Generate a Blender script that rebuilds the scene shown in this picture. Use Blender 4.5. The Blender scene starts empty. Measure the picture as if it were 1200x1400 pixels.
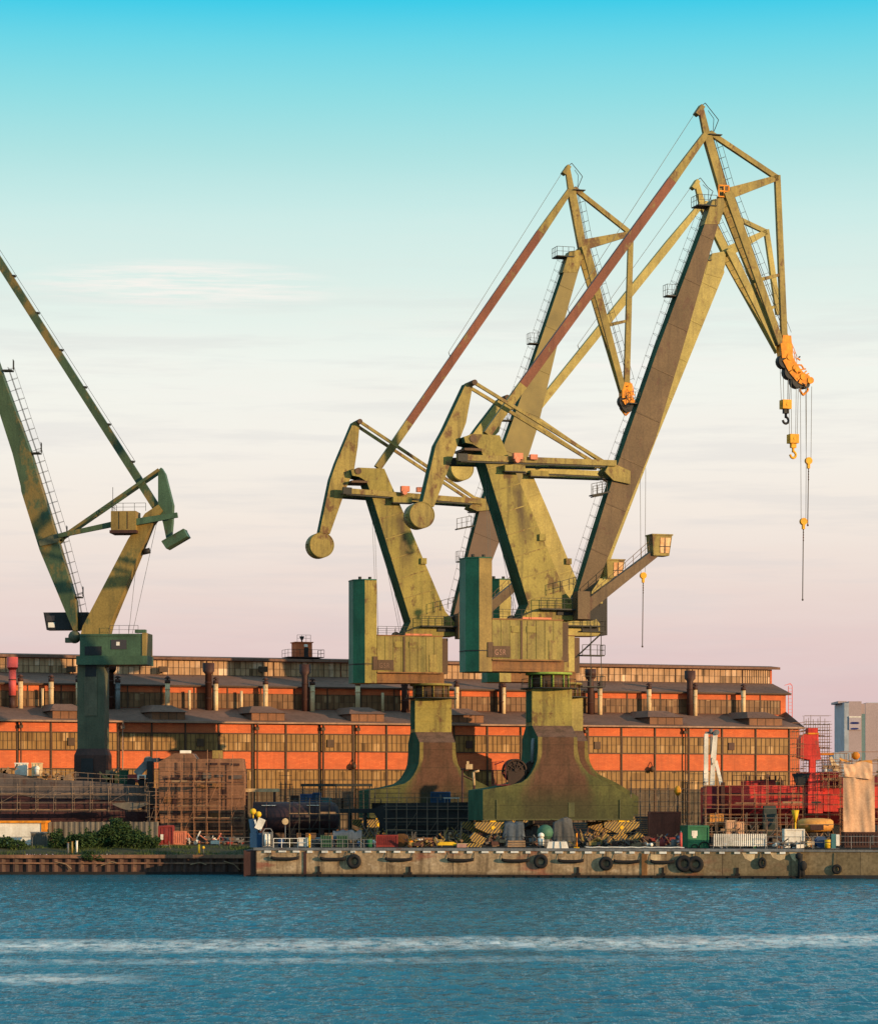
import bpy, math, random
from mathutils import Vector, Matrix
random.seed(7)
R = math.radians
scene = bpy.context.scene
COL = scene.collection
CAMH, F, HX, HY = 7.5, 4000.0, 600.0, 1100.0   # eye height, focal length and horizon in photograph pixels
GZ = 3.0                                        # level of the yard above the water

def wx(px, Y): return (px - HX) / F * Y
def wz(py, Y): return CAMH - (py - HY) / F * Y
def W(px, py, Y): return Vector((wx(px, Y), Y, wz(py, Y)))
def srgb(r, g, b):
    f = lambda c: (c/255/12.92) if c/255 <= .04045 else ((c/255+.055)/1.055)**2.4
    return (f(r), f(g), f(b), 1)

# ---------------------------------------------------------------- materials
class NT:
    def __init__(s, tree): s.t = tree; s.n = tree.nodes; s.l = tree.links
    def new(s, typ, **kw):
        n = s.n.new(typ)
        for k, v in kw.items(): setattr(n, k, v)
        return n
    def link(s, a, b): s.l.new(a, b)
    def math(s, op, a, b=None, clamp=False):
        n = s.new('ShaderNodeMath', operation=op); n.use_clamp = clamp
        for i, v in enumerate((a, b)):
            if v is None: continue
            if isinstance(v, (int, float)): n.inputs[i].default_value = v
            else: s.link(v, n.inputs[i])
        return n.outputs[0]
    def mix(s, fac, a, b, blend='MIX'):
        n = s.new('ShaderNodeMix', data_type='RGBA', blend_type=blend)
        for i, v in ((0, fac), (6, a), (7, b)):
            if isinstance(v, (int, float)): n.inputs[i].default_value = v
            elif isinstance(v, (tuple, list)): n.inputs[i].default_value = (*v[:3], 1)
            else: s.link(v, n.inputs[i])
        return n.outputs[2]
    def ramp(s, fac, stops):
        n = s.new('ShaderNodeValToRGB'); e = n.color_ramp.elements
        while len(e) < len(stops): e.new(.5)
        for el, (p, c) in zip(e, stops):
            el.position = p
            el.color = (c, c, c, 1) if isinstance(c, (int, float)) else (*c[:3], 1)
        s.link(fac, n.inputs[0]); return n.outputs[0]
    def noise(s, vec, scale, detail=3, rough=.55):
        n = s.new('ShaderNodeTexNoise'); n.inputs['Scale'].default_value = scale
        n.inputs['Detail'].default_value = detail; n.inputs['Roughness'].default_value = rough
        s.link(vec, n.inputs['Vector']); return n.outputs[0]
    def mapping(s, vec, scale=(1,1,1), loc=(0,0,0), rot=(0,0,0)):
        n = s.new('ShaderNodeMapping'); n.inputs['Scale'].default_value = scale
        n.inputs['Location'].default_value = loc; n.inputs['Rotation'].default_value = rot
        s.link(vec, n.inputs['Vector']); return n.outputs[0]

def base_mat(name):
    m = bpy.data.materials.new(name); m.use_nodes = True
    t = NT(m.node_tree); b = t.n['Principled BSDF']
    return m, t, b

def paint(name, c, dirt=None, dirt_amt=.35, rust=None, rust_amt=.0, rough=.6, scale=.35, streak=.25, var=.3, spec=.25, rscale=.8, plates=None):
    """weathered paint: large tonal drift, vertical run-off streaks, rust blotches, fine grime and a light bump"""
    m, t, b = base_mat(name)
    v = t.new('ShaderNodeTexCoord').outputs['Object']
    inf = t.new('ShaderNodeObjectInfo').outputs['Random']
    off = t.new('ShaderNodeVectorMath', operation='ADD'); t.link(v, off.inputs[0])
    cb = t.new('ShaderNodeCombineXYZ'); mul = t.math('MULTIPLY', inf, 37.0)
    for i in range(3): t.link(mul, cb.inputs[i])
    t.link(cb.outputs[0], off.inputs[1]); v = off.outputs[0]
    big = t.noise(v, scale, 4)
    col = t.mix(t.ramp(big, [(.3, 0), (.7, 1)]), [x*(1-var) for x in c[:3]], [min(1, x*(1+var*.6)) for x in c[:3]])
    d = dirt or [x*.35 for x in c[:3]]
    st = t.noise(t.mapping(v, (1.6, 1.6, streak*.5)), 1.0, 4, .65)
    col = t.mix(t.math('MULTIPLY', t.ramp(st, [(.48, 0), (.72, 1)]), dirt_amt), col, d)
    if rust:
        rn = t.noise(t.mapping(v, (.9, .9, .55), (5, 3, 9)), rscale, 5, .7)
        lo = .66 - rust_amt*.35
        col = t.mix(t.ramp(rn, [(lo, 0), (lo+.09, .9)]), col, rust)
    if plates:
        sp = t.new('ShaderNodeSeparateXYZ'); t.link(v, sp.inputs[0])
        a_, b_ = t.math('DIVIDE', sp.outputs[0], plates[0]), t.math('DIVIDE', sp.outputs[2], plates[1])
        a_ = t.math('ADD', a_, t.math('MULTIPLY', t.math('FLOOR', b_), .37))
        cx = t.new('ShaderNodeCombineXYZ'); t.link(t.math('FLOOR', a_), cx.inputs[0]); t.link(t.math('FLOOR', b_), cx.inputs[1])
        wn = t.new('ShaderNodeTexWhiteNoise', noise_dimensions='3D'); t.link(cx.outputs[0], wn.inputs[0])
        col = t.mix(.55, col, t.ramp(wn.outputs[0], [(0, .32), (1, .66)]), 'OVERLAY')
        ln = t.math('MAXIMUM', t.math('LESS_THAN', t.math('FRACT', a_), .03), t.math('LESS_THAN', t.math('FRACT', b_), .05))
        col = t.mix(t.math('MULTIPLY', ln, .55), col, d)
    fine = t.noise(v, 5.0, 3)
    col = t.mix(.5, col, t.ramp(fine, [(.3, .35), (.7, .65)]), 'OVERLAY')
    t.link(col, b.inputs['Base Color'])
    b.inputs['Roughness'].default_value = rough
    b.inputs['Specular IOR Level'].default_value = spec
    bp = t.new('ShaderNodeBump'); bp.inputs['Strength'].default_value = .25; bp.inputs['Distance'].default_value = .05
    t.link(fine, bp.inputs['Height']); t.link(bp.outputs[0], b.inputs['Normal'])
    return m

RUST = (.13, .045, .022)
M = {}
M['olive'] = paint('olive crane paint', (.265, .21, .048), (.06, .042, .02), .75, (.11, .055, .02), .34, streak=.16)
M['olive_pale'] = paint('pale olive crane paint', (.36, .29, .085), (.15, .11, .05), .45, (.16, .09, .035), .15)  # stronger sun on the rear crane painted in as a paler olive
M['olive_house'] = paint('ribbed olive paint', (.235, .187, .05), (.10, .065, .025), .75, (.11, .06, .025), .26, streak=.12)
M['mast'] = paint('ochre olive paint', (.27, .205, .055), (.07, .048, .02), .7, (.11, .05, .022), .36)
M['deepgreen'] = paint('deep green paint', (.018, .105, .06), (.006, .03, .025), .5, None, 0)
M['darkgreen'] = paint('dark green side paint', (.040, .092, .055), (.016, .034, .024), .5, None, 0, rough=.9, spec=.05)  # shade on the left crane faces is painted in by this darker green
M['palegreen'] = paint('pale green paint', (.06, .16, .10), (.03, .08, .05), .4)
M['basegreen'] = paint('dull base green', (.068, .072, .028), (.022, .024, .014), .65, (.06, .04, .02), .15)
M['jibbrown'] = paint('olive brown jib paint', (.128, .082, .042), (.05, .03, .02), .6, (.085, .042, .026), .3, scale=.22)
M['brown'] = paint('brown primer', (.092, .05, .027), (.03, .022, .018), .6, (.075, .036, .02), .2, scale=.25)
M['mauve'] = paint('mauve primer', (.16, .09, .06), (.05, .03, .025), .4, None, 0)
M['redtie'] = paint('flaking red rust paint', (.18, .06, .034), (.07, .02, .015), .5, (.18, .13, .045), .28, scale=.15)
M['rustbeam'] = paint('rust orange steel', (.21, .095, .03), (.04, .02, .015), .6, RUST, .25)
M['camo'] = paint('green paint with ochre patches', (.055, .088, .045), (.015, .03, .02), .5, (.185, .125, .036), .50, scale=.2, rscale=.3)
M['camo_ochre'] = paint('ochre paint with green patches', (.225, .155, .042), (.05, .045, .02), .45, (.04, .075, .038), .34, scale=.2, rscale=.25)
M['camogreen'] = paint('faded green paint', (.055, .105, .06), (.025, .045, .03), .5, (.05, .03, .02), .08)
M['colgreen'] = paint('shaded column green', (.095, .098, .058), (.012, .018, .015), .5, (.035, .03, .02), .1)
M['ochre'] = paint('ochre cabin paint', (.26, .175, .05), (.1, .06, .03), .4)
M['black'] = paint('black steel', (.022, .022, .024), None, .3, (.04, .02, .012), .1)
M['rubber'] = paint('old rubber', (.014, .013, .014), (.04, .035, .03), .4, rough=.85)
M['steel'] = paint('grey galvanised steel', (.16, .16, .16), (.05, .04, .035), .5, RUST, .1)
M['thin'] = paint('dark ladder steel', (.035, .035, .03), None, .2)
M['rope'] = paint('steel rope', (.12, .12, .11), None, .2)
M['hook_y'] = paint('orange yellow hook paint', (.80, .36, .02), (.2, .08, .01), .35)
M['orange'] = paint('orange machinery paint', (.75, .26, .015), (.12, .05, .015), .6, (.05, .03, .02), .25, scale=1.5)
M['salmon'] = paint('red lead paint', (.62, .20, .11), (.2, .07, .05), .4)
M['red'] = paint('ship red paint', (.66, .05, .036), (.16, .02, .02), .5, (.30, .06, .04), .3, scale=.3, plates=(2.6, 1.3))
M['reddark'] = paint('dark ship red', (.16, .014, .022), (.04, .01, .015), .5)
M['tileredbox'] = paint('red container paint', (.22, .03, .026), (.08, .02, .02), .4)
M['pinkred'] = paint('pink red stack paint', (.62, .10, .09), (.3, .05, .05), .3)
M['maroon'] = paint('maroon hull paint', (.070, .026, .026), (.024, .012, .014), .6, (.05, .024, .018), .25, scale=.2, plates=(3.2, 1.4))
M['hullgrey'] = paint('grey brown hull paint', (.105, .08, .07), (.04, .03, .028), .6, (.085, .045, .032), .2, scale=.2, plates=(3.2, 1.1))
M['hullbrown'] = paint('brown block of hull', (.215, .105, .058), (.08, .042, .028), .6, (.13, .06, .036), .3, scale=.5, plates=(1.9, 1.5))
M['tankplum'] = paint('plum tank paint', (.048, .024, .027), (.03, .016, .02), .5, (.06, .028, .022), .2, plates=(2.2, 1.0))
M['white'] = paint('white paint', (.74, .70, .62), (.35, .27, .2), .4, None, 0)
M['cream'] = paint('cream flue pipe', (.62, .45, .25), (.24, .14, .07), .55, (.2, .09, .045), .1)
M['stackbrown'] = paint('brown stack steel', (.062, .026, .02), (.02, .012, .012), .5)
M['roof'] = paint('dark roofing felt', (.19, .105, .075), (.085, .055, .045), .6, (.09, .05, .038), .15, rough=.9, scale=.12, spec=.1)
M['gutter'] = paint('gutter zinc', (.34, .2, .13), (.12, .07, .05), .5)
M['blue'] = paint('blue container', (.025, .06, .15), (.012, .03, .06), .4)
M['deepblue'] = paint('deep blue paint', (.012, .05, .12), (.008, .02, .05), .4)
M['teal'] = paint('teal cabinet', (.05, .15, .16), (.02, .05, .06), .4)
M['gskip'] = paint('green skip paint', (.022, .135, .062), (.012, .05, .03), .45)
M['yellow'] = paint('safety yellow', (.74, .45, .02), (.3, .15, .02), .35)
M['tarp'] = paint('grey tarpaulin', (.085, .085, .085), (.03, .032, .036), .5, rough=.8)
M['sheet'] = paint('peach sheeting', (.66, .40, .24), (.42, .24, .14), .4, rough=.85, scale=.25)
M['timber'] = paint('scaffold boards', (.27, .17, .095), (.14, .08, .05), .5, rough=.85)
M['scaf'] = paint('scaffold tube', (.20, .14, .10), (.1, .06, .04), .4)
M['scaf_hot'] = paint('orange brown scaffold tube', (.30, .14, .07), (.15, .06, .03), .4)
M['log'] = paint('tarred timber', (.020, .016, .015), None, .4, rough=.9)
M['scrap'] = paint('scrap steel mix', (.10, .085, .07), (.03, .025, .02), .6, (.16, .06, .03), .35)
M['fencepanel'] = paint('grey corrugated sheet', (.125, .108, .086), (.06, .05, .04), .5)
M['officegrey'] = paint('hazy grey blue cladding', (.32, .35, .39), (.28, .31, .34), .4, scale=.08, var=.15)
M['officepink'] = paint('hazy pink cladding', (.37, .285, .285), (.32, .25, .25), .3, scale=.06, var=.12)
M['navy'] = paint('navy sign face', (.008, .02, .13), None, .1)
M['bark'] = paint('bark', (.05, .035, .025), None, .3)

def glass_mat():
    m, t, b = base_mat('cab glass')
    b.inputs['Base Color'].default_value = (.03, .03, .03, 1); b.inputs['Roughness'].default_value = .08
    return m
M['glass'] = glass_mat()
def amber_glass():  # orange cab pane, plain base colour
    m, t, b = base_mat('amber cab glass')
    v = t.new('ShaderNodeTexCoord').outputs['Object']
    t.link(t.ramp(t.noise(v, 1.6, 2), [(.35, (.5, .24, .09)), (.65, (.85, .5, .25))]), b.inputs['Base Color'])
    b.inputs['Roughness'].default_value = .15
    return m
M['amber'] = amber_glass()

def brick_mat():
    m, t, b = base_mat('red brick')
    v = t.new('ShaderNodeTexCoord').outputs['Object']
    mp = t.new('ShaderNodeCombineXYZ'); sp = t.new('ShaderNodeSeparateXYZ'); t.link(v, sp.inputs[0])
    t.link(sp.outputs[0], mp.inputs[0]); t.link(sp.outputs[2], mp.inputs[1])
    br = t.new('ShaderNodeTexBrick'); t.link(mp.outputs[0], br.inputs['Vector'])
    br.inputs['Scale'].default_value = 1; br.inputs['Brick Width'].default_value = .52; br.inputs['Row Height'].default_value = .17
    br.inputs['Mortar Size'].default_value = .012
    br.inputs['Color1'].default_value = (.66, .165, .062, 1); br.inputs['Color2'].default_value = (.56, .125, .048, 1)
    br.inputs['Mortar'].default_value = (.36, .12, .06, 1)
    n = t.noise(t.mapping(v, (1, 1, 1.6)), .22, 5, .65)
    col = t.mix(t.math('MULTIPLY', t.ramp(n, [(.42, 0), (.66, 1)]), .7), br.outputs[0], (.36, .10, .05))
    s2 = t.noise(t.mapping(v, (1.2, 1.2, .12)), 1, 4, .7)
    col = t.mix(t.math('MULTIPLY', t.ramp(s2, [(.5, 0), (.8, 1)]), .45), col, (.20, .07, .04))
    t.link(col, b.inputs['Base Color']); b.inputs['Roughness'].default_value = .9; b.inputs['Specular IOR Level'].default_value = .1
    return m
M['brick'] = brick_mat()

def pane_mat(name, c1, c2, c3, w, h, dark=.0):
    m, t, b = base_mat(name)
    v = t.new('ShaderNodeTexCoord').outputs['Object']
    inf = t.new('ShaderNodeObjectInfo').outputs['Random']
    sp = t.new('ShaderNodeSeparateXYZ'); t.link(v, sp.inputs[0])
    mp = t.new('ShaderNodeCombineXYZ'); t.link(sp.outputs[0], mp.inputs[0]); t.link(sp.outputs[2], mp.inputs[1])
    cell = t.new('ShaderNodeVectorMath', operation='DIVIDE'); t.link(mp.outputs[0], cell.inputs[0]); cell.inputs[1].default_value = (w, h, 1)
    fl = t.new('ShaderNodeVectorMath', operation='FLOOR'); t.link(cell.outputs[0], fl.inputs[0])
    ad = t.new('ShaderNodeVectorMath', operation='ADD'); t.link(fl.outputs[0], ad.inputs[0])
    cc = t.new('ShaderNodeCombineXYZ'); t.link(t.math('MULTIPLY', inf, 91.7), cc.inputs[0]); t.link(t.math('MULTIPLY', inf, 53.1), cc.inputs[1])
    t.link(cc.outputs[0], ad.inputs[1])
    wn = t.new('ShaderNodeTexWhiteNoise', noise_dimensions='3D'); t.link(ad.outputs[0], wn.inputs[0])
    col = t.ramp(wn.outputs[0], [(0, [q*.3 for q in c1[:3]]), (.05, c1), (.5, c2), (.88, c2), (.94, c3), (1, [min(1, q*1.3) for q in c3[:3]])])
    big = t.noise(v, .5, 4)
    col = t.mix(t.math('MULTIPLY', t.ramp(big, [(.4, 0), (.7, 1)]), .55), col, [x*.55 for x in c1[:3]])
    sz = t.noise(t.mapping(v, (1.5, 1, .2)), 1.3, 3)
    col = t.mix(t.math('MULTIPLY', t.ramp(sz, [(.5, 0), (.75, 1)]), .5), col, [min(1, x*1.35) for x in c2[:3]])
    t.link(col, b.inputs['Base Color']); b.inputs['Roughness'].default_value = .5
    b.inputs['Specular IOR Level'].default_value = .15
    return m
M['pane_low'] = pane_mat('dirty wired glass', (.20, .105, .034), (.285, .16, .055), (.42, .26, .115), .62, 1.1)
M['pane_top'] = pane_mat('sunlit rooflight glass', (.30, .17, .085), (.46, .28, .155), (.64, .44, .29), .62, 1.0)  # paler panes for the clerestory
M['pane_mid'] = pane_mat('brown shuttered glass', (.125, .060, .028), (.19, .10, .048), (.27, .165, .085), .62, .9)
M['bars'] = paint('rusty glazing bars', (.075, .04, .022), None, .2)

def stripes():
    m, t, b = base_mat('yellow black hazard stripes')
    v = t.new('ShaderNodeTexCoord').outputs['Object']
    sp = t.new('ShaderNodeSeparateXYZ'); t.link(v, sp.inputs[0])
    d = t.math('ADD', sp.outputs[0], t.math('MULTIPLY', sp.outputs[2], -.85))
    fr = t.math('FRACT', t.math('MULTIPLY', d, 2.9))
    col = t.mix(t.math('GREATER_THAN', fr, .5), (.018, .016, .014), (.42, .245, .03))
    n = t.noise(v, 1.2, 4)
    col = t.mix(t.math('MULTIPLY', t.ramp(n, [(.4, 0), (.7, 1)]), .5), col, (.10, .06, .03))
    t.link(col, b.inputs['Base Color']); b.inputs['Roughness'].default_value = .6
    return m
M['hazard'] = stripes()

def concrete():
    m, t, b = base_mat('stained quay concrete')
    v = t.new('ShaderNodeTexCoord').outputs['Object']
    sp = t.new('ShaderNodeSeparateXYZ'); t.link(v, sp.inputs[0])
    n = t.noise(v, .45, 5, .65)
    col = t.ramp(n, [(.3, (.23, .155, .085)), (.5, (.36, .25, .145)), (.72, (.47, .34, .205))])
    s2 = t.noise(t.mapping(v, (1.3, 1, .12)), 1, 5, .7)
    col = t.mix(t.math('MULTIPLY', t.ramp(s2, [(.46, 0), (.66, 1)]), .82), col, (.075, .05, .032))
    pt = t.noise(t.mapping(v, (.35, 1, .9), (11, 0, 4)), 1, 5, .7)
    col = t.mix(t.math('MULTIPLY', t.ramp(pt, [(.56, 0), (.62, 1)]), .6), col, (.52, .39, .26))
    # wet, weed-dark foot of the wall and faded red paint runs
    low = t.ramp(t.math('ADD', sp.outputs[2], t.math('MULTIPLY', n, .9)), [(.0, 1), (.12, .85), (.2, .0), (1, 0)])
    mr = t.new('ShaderNodeMapRange'); t.link(t.math('ADD', sp.outputs[2], t.math('MULTIPLY', s2, .5)), mr.inputs[0])
    mr.inputs[1].default_value = .45; mr.inputs[2].default_value = .85; mr.inputs[3].default_value = 1; mr.inputs[4].default_value = 0
    col = t.mix(t.math('MULTIPLY', mr.outputs[0], .85), col, (.045, .034, .024))
    rn = t.noise(t.mapping(v, (.18, 1, .5), (3.2, 0, 0)), 1, 4, .6)
    reds = t.math('MULTIPLY', t.ramp(rn, [(.57, 0), (.66, 1)]), .65)
    col = t.mix(reds, col, (.27, .075, .05))
    mx_ = t.new('ShaderNodeMapRange'); t.link(t.math('ADD', sp.outputs[0], t.math('MULTIPLY', n, 6)), mx_.inputs[0]); mx_.inputs[1].default_value = 44; mx_.inputs[2].default_value = 52
    col = t.mix(t.math('MULTIPLY', mx_.outputs[0], .8), col, t.mix(n, (.06, .048, .026), (.21, .165, .095)))
    joints = t.math('LESS_THAN', t.math('FRACT', t.math('MULTIPLY', sp.outputs[0], .145)), .012)
    col = t.mix(t.math('MULTIPLY', joints, .7), col, (.05, .035, .025))
    fine = t.noise(v, 4, 4)
    col = t.mix(.6, col, t.ramp(fine, [(.3, .3), (.7, .7)]), 'OVERLAY')
    t.link(col, b.inputs['Base Color']); b.inputs['Roughness'].default_value = .95; b.inputs['Specular IOR Level'].default_value = .1
    bp = t.new('ShaderNodeBump'); bp.inputs['Strength'].default_value = .5; bp.inputs['Distance'].default_value = .08
    t.link(n, bp.inputs['Height']); t.link(bp.outputs[0], b.inputs['Normal'])
    return m
M['concrete'] = concrete()

def ground_mat():
    m, t, b = base_mat('oily yard ground')
    v = t.new('ShaderNodeTexCoord').outputs['Object']
    n = t.noise(v, .15, 5, .65)
    col = t.ramp(n, [(.3, (.035, .028, .024)), (.55, (.07, .055, .045)), (.75, (.13, .095, .07))])
    t.link(col, b.inputs['Base Color']); b.inputs['Roughness'].default_value = 1; b.inputs['Specular IOR Level'].default_value = 0
    return m
M['ground'] = ground_mat()
def grass_mat(name, a, c):
    m, t, b = base_mat(name)
    v = t.new('ShaderNodeTexCoord').outputs['Object']
    n = t.math('MULTIPLY', t.math('ADD', t.noise(v, 1.3, 4), t.new('ShaderNodeNewGeometry').outputs['Random Per Island']), .5)
    t.link(t.ramp(n, [(.25, [q*.6 for q in a]), (.6, c), (.85, [q*1.5 for q in c])]), b.inputs['Base Color']); b.inputs['Roughness'].default_value = .8
    b.inputs['Specular IOR Level'].default_value = .15
    return m
M['grass'] = grass_mat('bank grass', (.022, .045, .012), (.075, .10, .028))
M['soil'] = grass_mat('bank soil', (.03, .035, .014), (.06, .05, .025))
M['leaf'] = grass_mat('shrub leaves', (.010, .028, .010), (.035, .062, .018))
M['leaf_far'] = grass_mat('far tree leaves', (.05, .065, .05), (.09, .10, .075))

def water_mat():
    m, t, b = base_mat('harbour water')
    geo = t.new('ShaderNodeNewGeometry').outputs['Position']
    sp = t.new('ShaderNodeSeparateXYZ'); t.link(geo, sp.inputs[0])
    w1 = t.noise(t.mapping(geo, (1.9, .42, 1)), 1.0, 4, .65)
    w2 = t.noise(t.mapping(geo, (.5, .16, 1), (4, 2, 0)), 1.0, 3, .55)
    big = t.noise(t.mapping(geo, (.018, .05, 1)), 1.0, 4, .55)
    # pale streaks: bright sky reflection painted into the water colour in bands
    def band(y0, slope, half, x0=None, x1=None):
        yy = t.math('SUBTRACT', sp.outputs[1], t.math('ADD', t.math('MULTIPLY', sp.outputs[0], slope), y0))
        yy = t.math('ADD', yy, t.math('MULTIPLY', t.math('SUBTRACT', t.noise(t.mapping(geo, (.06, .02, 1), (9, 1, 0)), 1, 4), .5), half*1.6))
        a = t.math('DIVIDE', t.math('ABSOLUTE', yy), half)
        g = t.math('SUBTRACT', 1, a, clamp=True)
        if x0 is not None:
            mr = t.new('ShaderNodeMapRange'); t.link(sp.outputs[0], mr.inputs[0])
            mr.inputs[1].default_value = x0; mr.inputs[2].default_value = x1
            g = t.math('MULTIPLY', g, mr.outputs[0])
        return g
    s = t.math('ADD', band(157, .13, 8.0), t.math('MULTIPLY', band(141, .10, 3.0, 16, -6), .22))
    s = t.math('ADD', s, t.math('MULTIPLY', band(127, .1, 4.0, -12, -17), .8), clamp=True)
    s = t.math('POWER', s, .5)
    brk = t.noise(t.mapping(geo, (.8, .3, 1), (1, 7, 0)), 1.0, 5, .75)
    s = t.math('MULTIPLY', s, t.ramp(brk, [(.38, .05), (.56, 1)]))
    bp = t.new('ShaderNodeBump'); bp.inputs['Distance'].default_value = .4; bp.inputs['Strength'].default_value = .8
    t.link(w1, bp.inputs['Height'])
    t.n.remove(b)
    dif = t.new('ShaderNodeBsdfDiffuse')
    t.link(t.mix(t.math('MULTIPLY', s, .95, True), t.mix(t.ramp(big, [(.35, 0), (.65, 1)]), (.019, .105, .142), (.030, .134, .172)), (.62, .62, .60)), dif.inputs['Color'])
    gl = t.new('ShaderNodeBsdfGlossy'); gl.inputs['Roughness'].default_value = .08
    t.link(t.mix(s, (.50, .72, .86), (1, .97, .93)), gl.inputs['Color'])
    t.link(bp.outputs[0], gl.inputs['Normal'])
    lw = t.new('ShaderNodeFresnel'); lw.inputs['IOR'].default_value = 1.33; t.link(bp.outputs[0], lw.inputs['Normal'])
    fac = t.math('MULTIPLY', lw.outputs[0], .62)
    mx = t.new('ShaderNodeMixShader'); t.link(fac, mx.inputs[0]); t.link(dif.outputs[0], mx.inputs[1]); t.link(gl.outputs[0], mx.inputs[2])
    t.link(mx.outputs[0], t.n['Material Output'].inputs['Surface'])
    return m
M['water'] = water_mat()

# ---------------------------------------------------------------- mesh building
class MB:
    def __init__(s): s.v = []; s.f = []; s.m = []; s.s = []
    def add(s, vs, fs, mi=0, smooth=False):
        o = len(s.v); s.v += [tuple(v) for v in vs]
        for f in fs: s.f.append(tuple(i+o for i in f)); s.m.append(mi); s.s.append(smooth)
        return s
    def box(s, x0, x1, y0, y1, z0, z1, mi=0):
        vs = [(x, y, z) for x in (x0, x1) for y in (y0, y1) for z in (z0, z1)]
        return s.add(vs, [(0,1,3,2),(4,6,7,5),(0,4,5,1),(2,3,7,6),(0,2,6,4),(1,5,7,3)], mi)
    def beam(s, p0, p1, w, d, mi=0, w1=None, d1=None, side=(0,1,0)):
        """rectangular bar: d along `side`, w across it"""
        p0 = Vector(p0); p1 = Vector(p1); a = (p1-p0).normalized(); b = Vector(side)
        b = (b - a*b.dot(a))
        if b.length < 1e-4: b = a.orthogonal()
        b.normalize(); c = a.cross(b)
        w1 = w if w1 is None else w1; d1 = d if d1 is None else d1
        vs = [p + b*(sb*dd/2) + c*(sc*ww/2) for p, ww, dd in ((p0, w, d), (p1, w1, d1)) for sb, sc in ((-1,-1),(1,-1),(1,1),(-1,1))]
        return s.add(vs, [(3,2,1,0),(4,5,6,7),(0,1,5,4),(1,2,6,5),(2,3,7,6),(3,0,4,7)], mi)
    def tube(s, p0, p1, r, n=8, r1=None, mi=0, caps=True):
        p0 = Vector(p0); p1 = Vector(p1); a = (p1-p0).normalized(); b = a.orthogonal().normalized(); c = a.cross(b)
        r1 = r if r1 is None else r1
        vs = [p + (b*math.cos(2*math.pi*i/n) + c*math.sin(2*math.pi*i/n))*rr for p, rr in ((p0, r), (p1, r1)) for i in range(n)]
        s.add(vs, [(i, (i+1) % n, n+(i+1) % n, n+i) for i in range(n)], mi, n > 5)
        if caps: s.add(vs, [tuple(range(n))[::-1], tuple(range(n, 2*n))], mi)
        return s
    def path(s, pts, r, n=5, mi=0):
        for a, b in zip(pts, pts[1:]): s.tube(a, b, r, n, mi=mi, caps=False)
        return s
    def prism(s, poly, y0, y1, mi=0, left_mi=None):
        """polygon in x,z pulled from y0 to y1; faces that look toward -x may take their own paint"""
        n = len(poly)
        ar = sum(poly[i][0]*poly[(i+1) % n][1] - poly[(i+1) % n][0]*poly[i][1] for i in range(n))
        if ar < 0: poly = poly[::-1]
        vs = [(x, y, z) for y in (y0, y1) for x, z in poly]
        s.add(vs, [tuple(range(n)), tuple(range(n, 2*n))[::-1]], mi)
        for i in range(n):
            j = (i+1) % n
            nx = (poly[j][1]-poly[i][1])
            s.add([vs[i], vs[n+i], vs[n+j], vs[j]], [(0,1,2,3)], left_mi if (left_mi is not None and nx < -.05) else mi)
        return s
    def rings(s, rs, mi=0, caps=True, smooth=False, face_mi=None):
        n = len(rs[0]); vs = [p for r in rs for p in r]
        for k in range(len(rs)-1):
            for i in range(n):
                j = (i+1) % n
                s.add([vs[k*n+i], vs[k*n+j], vs[(k+1)*n+j], vs[(k+1)*n+i]], [(0,1,2,3)], face_mi.get(i, mi) if face_mi else mi, smooth)
        if caps: s.add(rs[0], [tuple(range(n))[::-1]], mi); s.add(rs[-1], [tuple(range(n))], mi)
        return s
    def ball(s, c, r, n=10, mi=0, sz=1):
        rs = []
        for k in range(1, n//2+1):
            a = math.pi*(k-.5)/(n//2+.0)-math.pi/2
            rs.append([(c[0]+r*math.cos(a)*math.cos(2*math.pi*i/n), c[1]+r*math.cos(a)*math.sin(2*math.pi*i/n), c[2]+sz*r*math.sin(a)) for i in range(n)])
        return s.rings(rs, mi, True, True)
    def torus(s, c, R_, r, axis='y', n=20, k=8, mi=0):
        rs = []
        for i in range(n+1):
            a = 2*math.pi*i/n; ring = []
            for j in range(k):
                b = 2*math.pi*j/k; q = R_ + r*math.cos(b)
                x, z, y = q*math.cos(a), q*math.sin(a), r*math.sin(b)
                ring.append((c[0]+x, c[1]+y, c[2]+z) if axis == 'y' else (c[0]+x, c[1]+z, c[2]+y))
            rs.append(ring)
        return s.rings(rs, mi, False, True)
    def build(s, name, mats, parent=None, loc=None, rz=None):
        me = bpy.data.meshes.new(name); me.from_pydata(s.v, [], s.f)
        if not isinstance(mats, (list, tuple)): mats = [mats]
        for q in mats: me.materials.append(M[q] if isinstance(q, str) else q)
        me.polygons.foreach_set('material_index', s.m); me.polygons.foreach_set('use_smooth', s.s)
        me.update()
        import bmesh
        bm = bmesh.new(); bm.from_mesh(me)
        if s.s and any(s.s): bmesh.ops.remove_doubles(bm, verts=bm.verts, dist=1e-4)
        bmesh.ops.recalc_face_normals(bm, faces=bm.faces); bm.to_mesh(me); bm.free()
        o = bpy.data.objects.new(name, me); COL.objects.link(o)
        if parent is not None: o.parent = parent
        if loc is not None: o.location = loc
        if rz is not None: o.rotation_euler.z = rz
        return o

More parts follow.
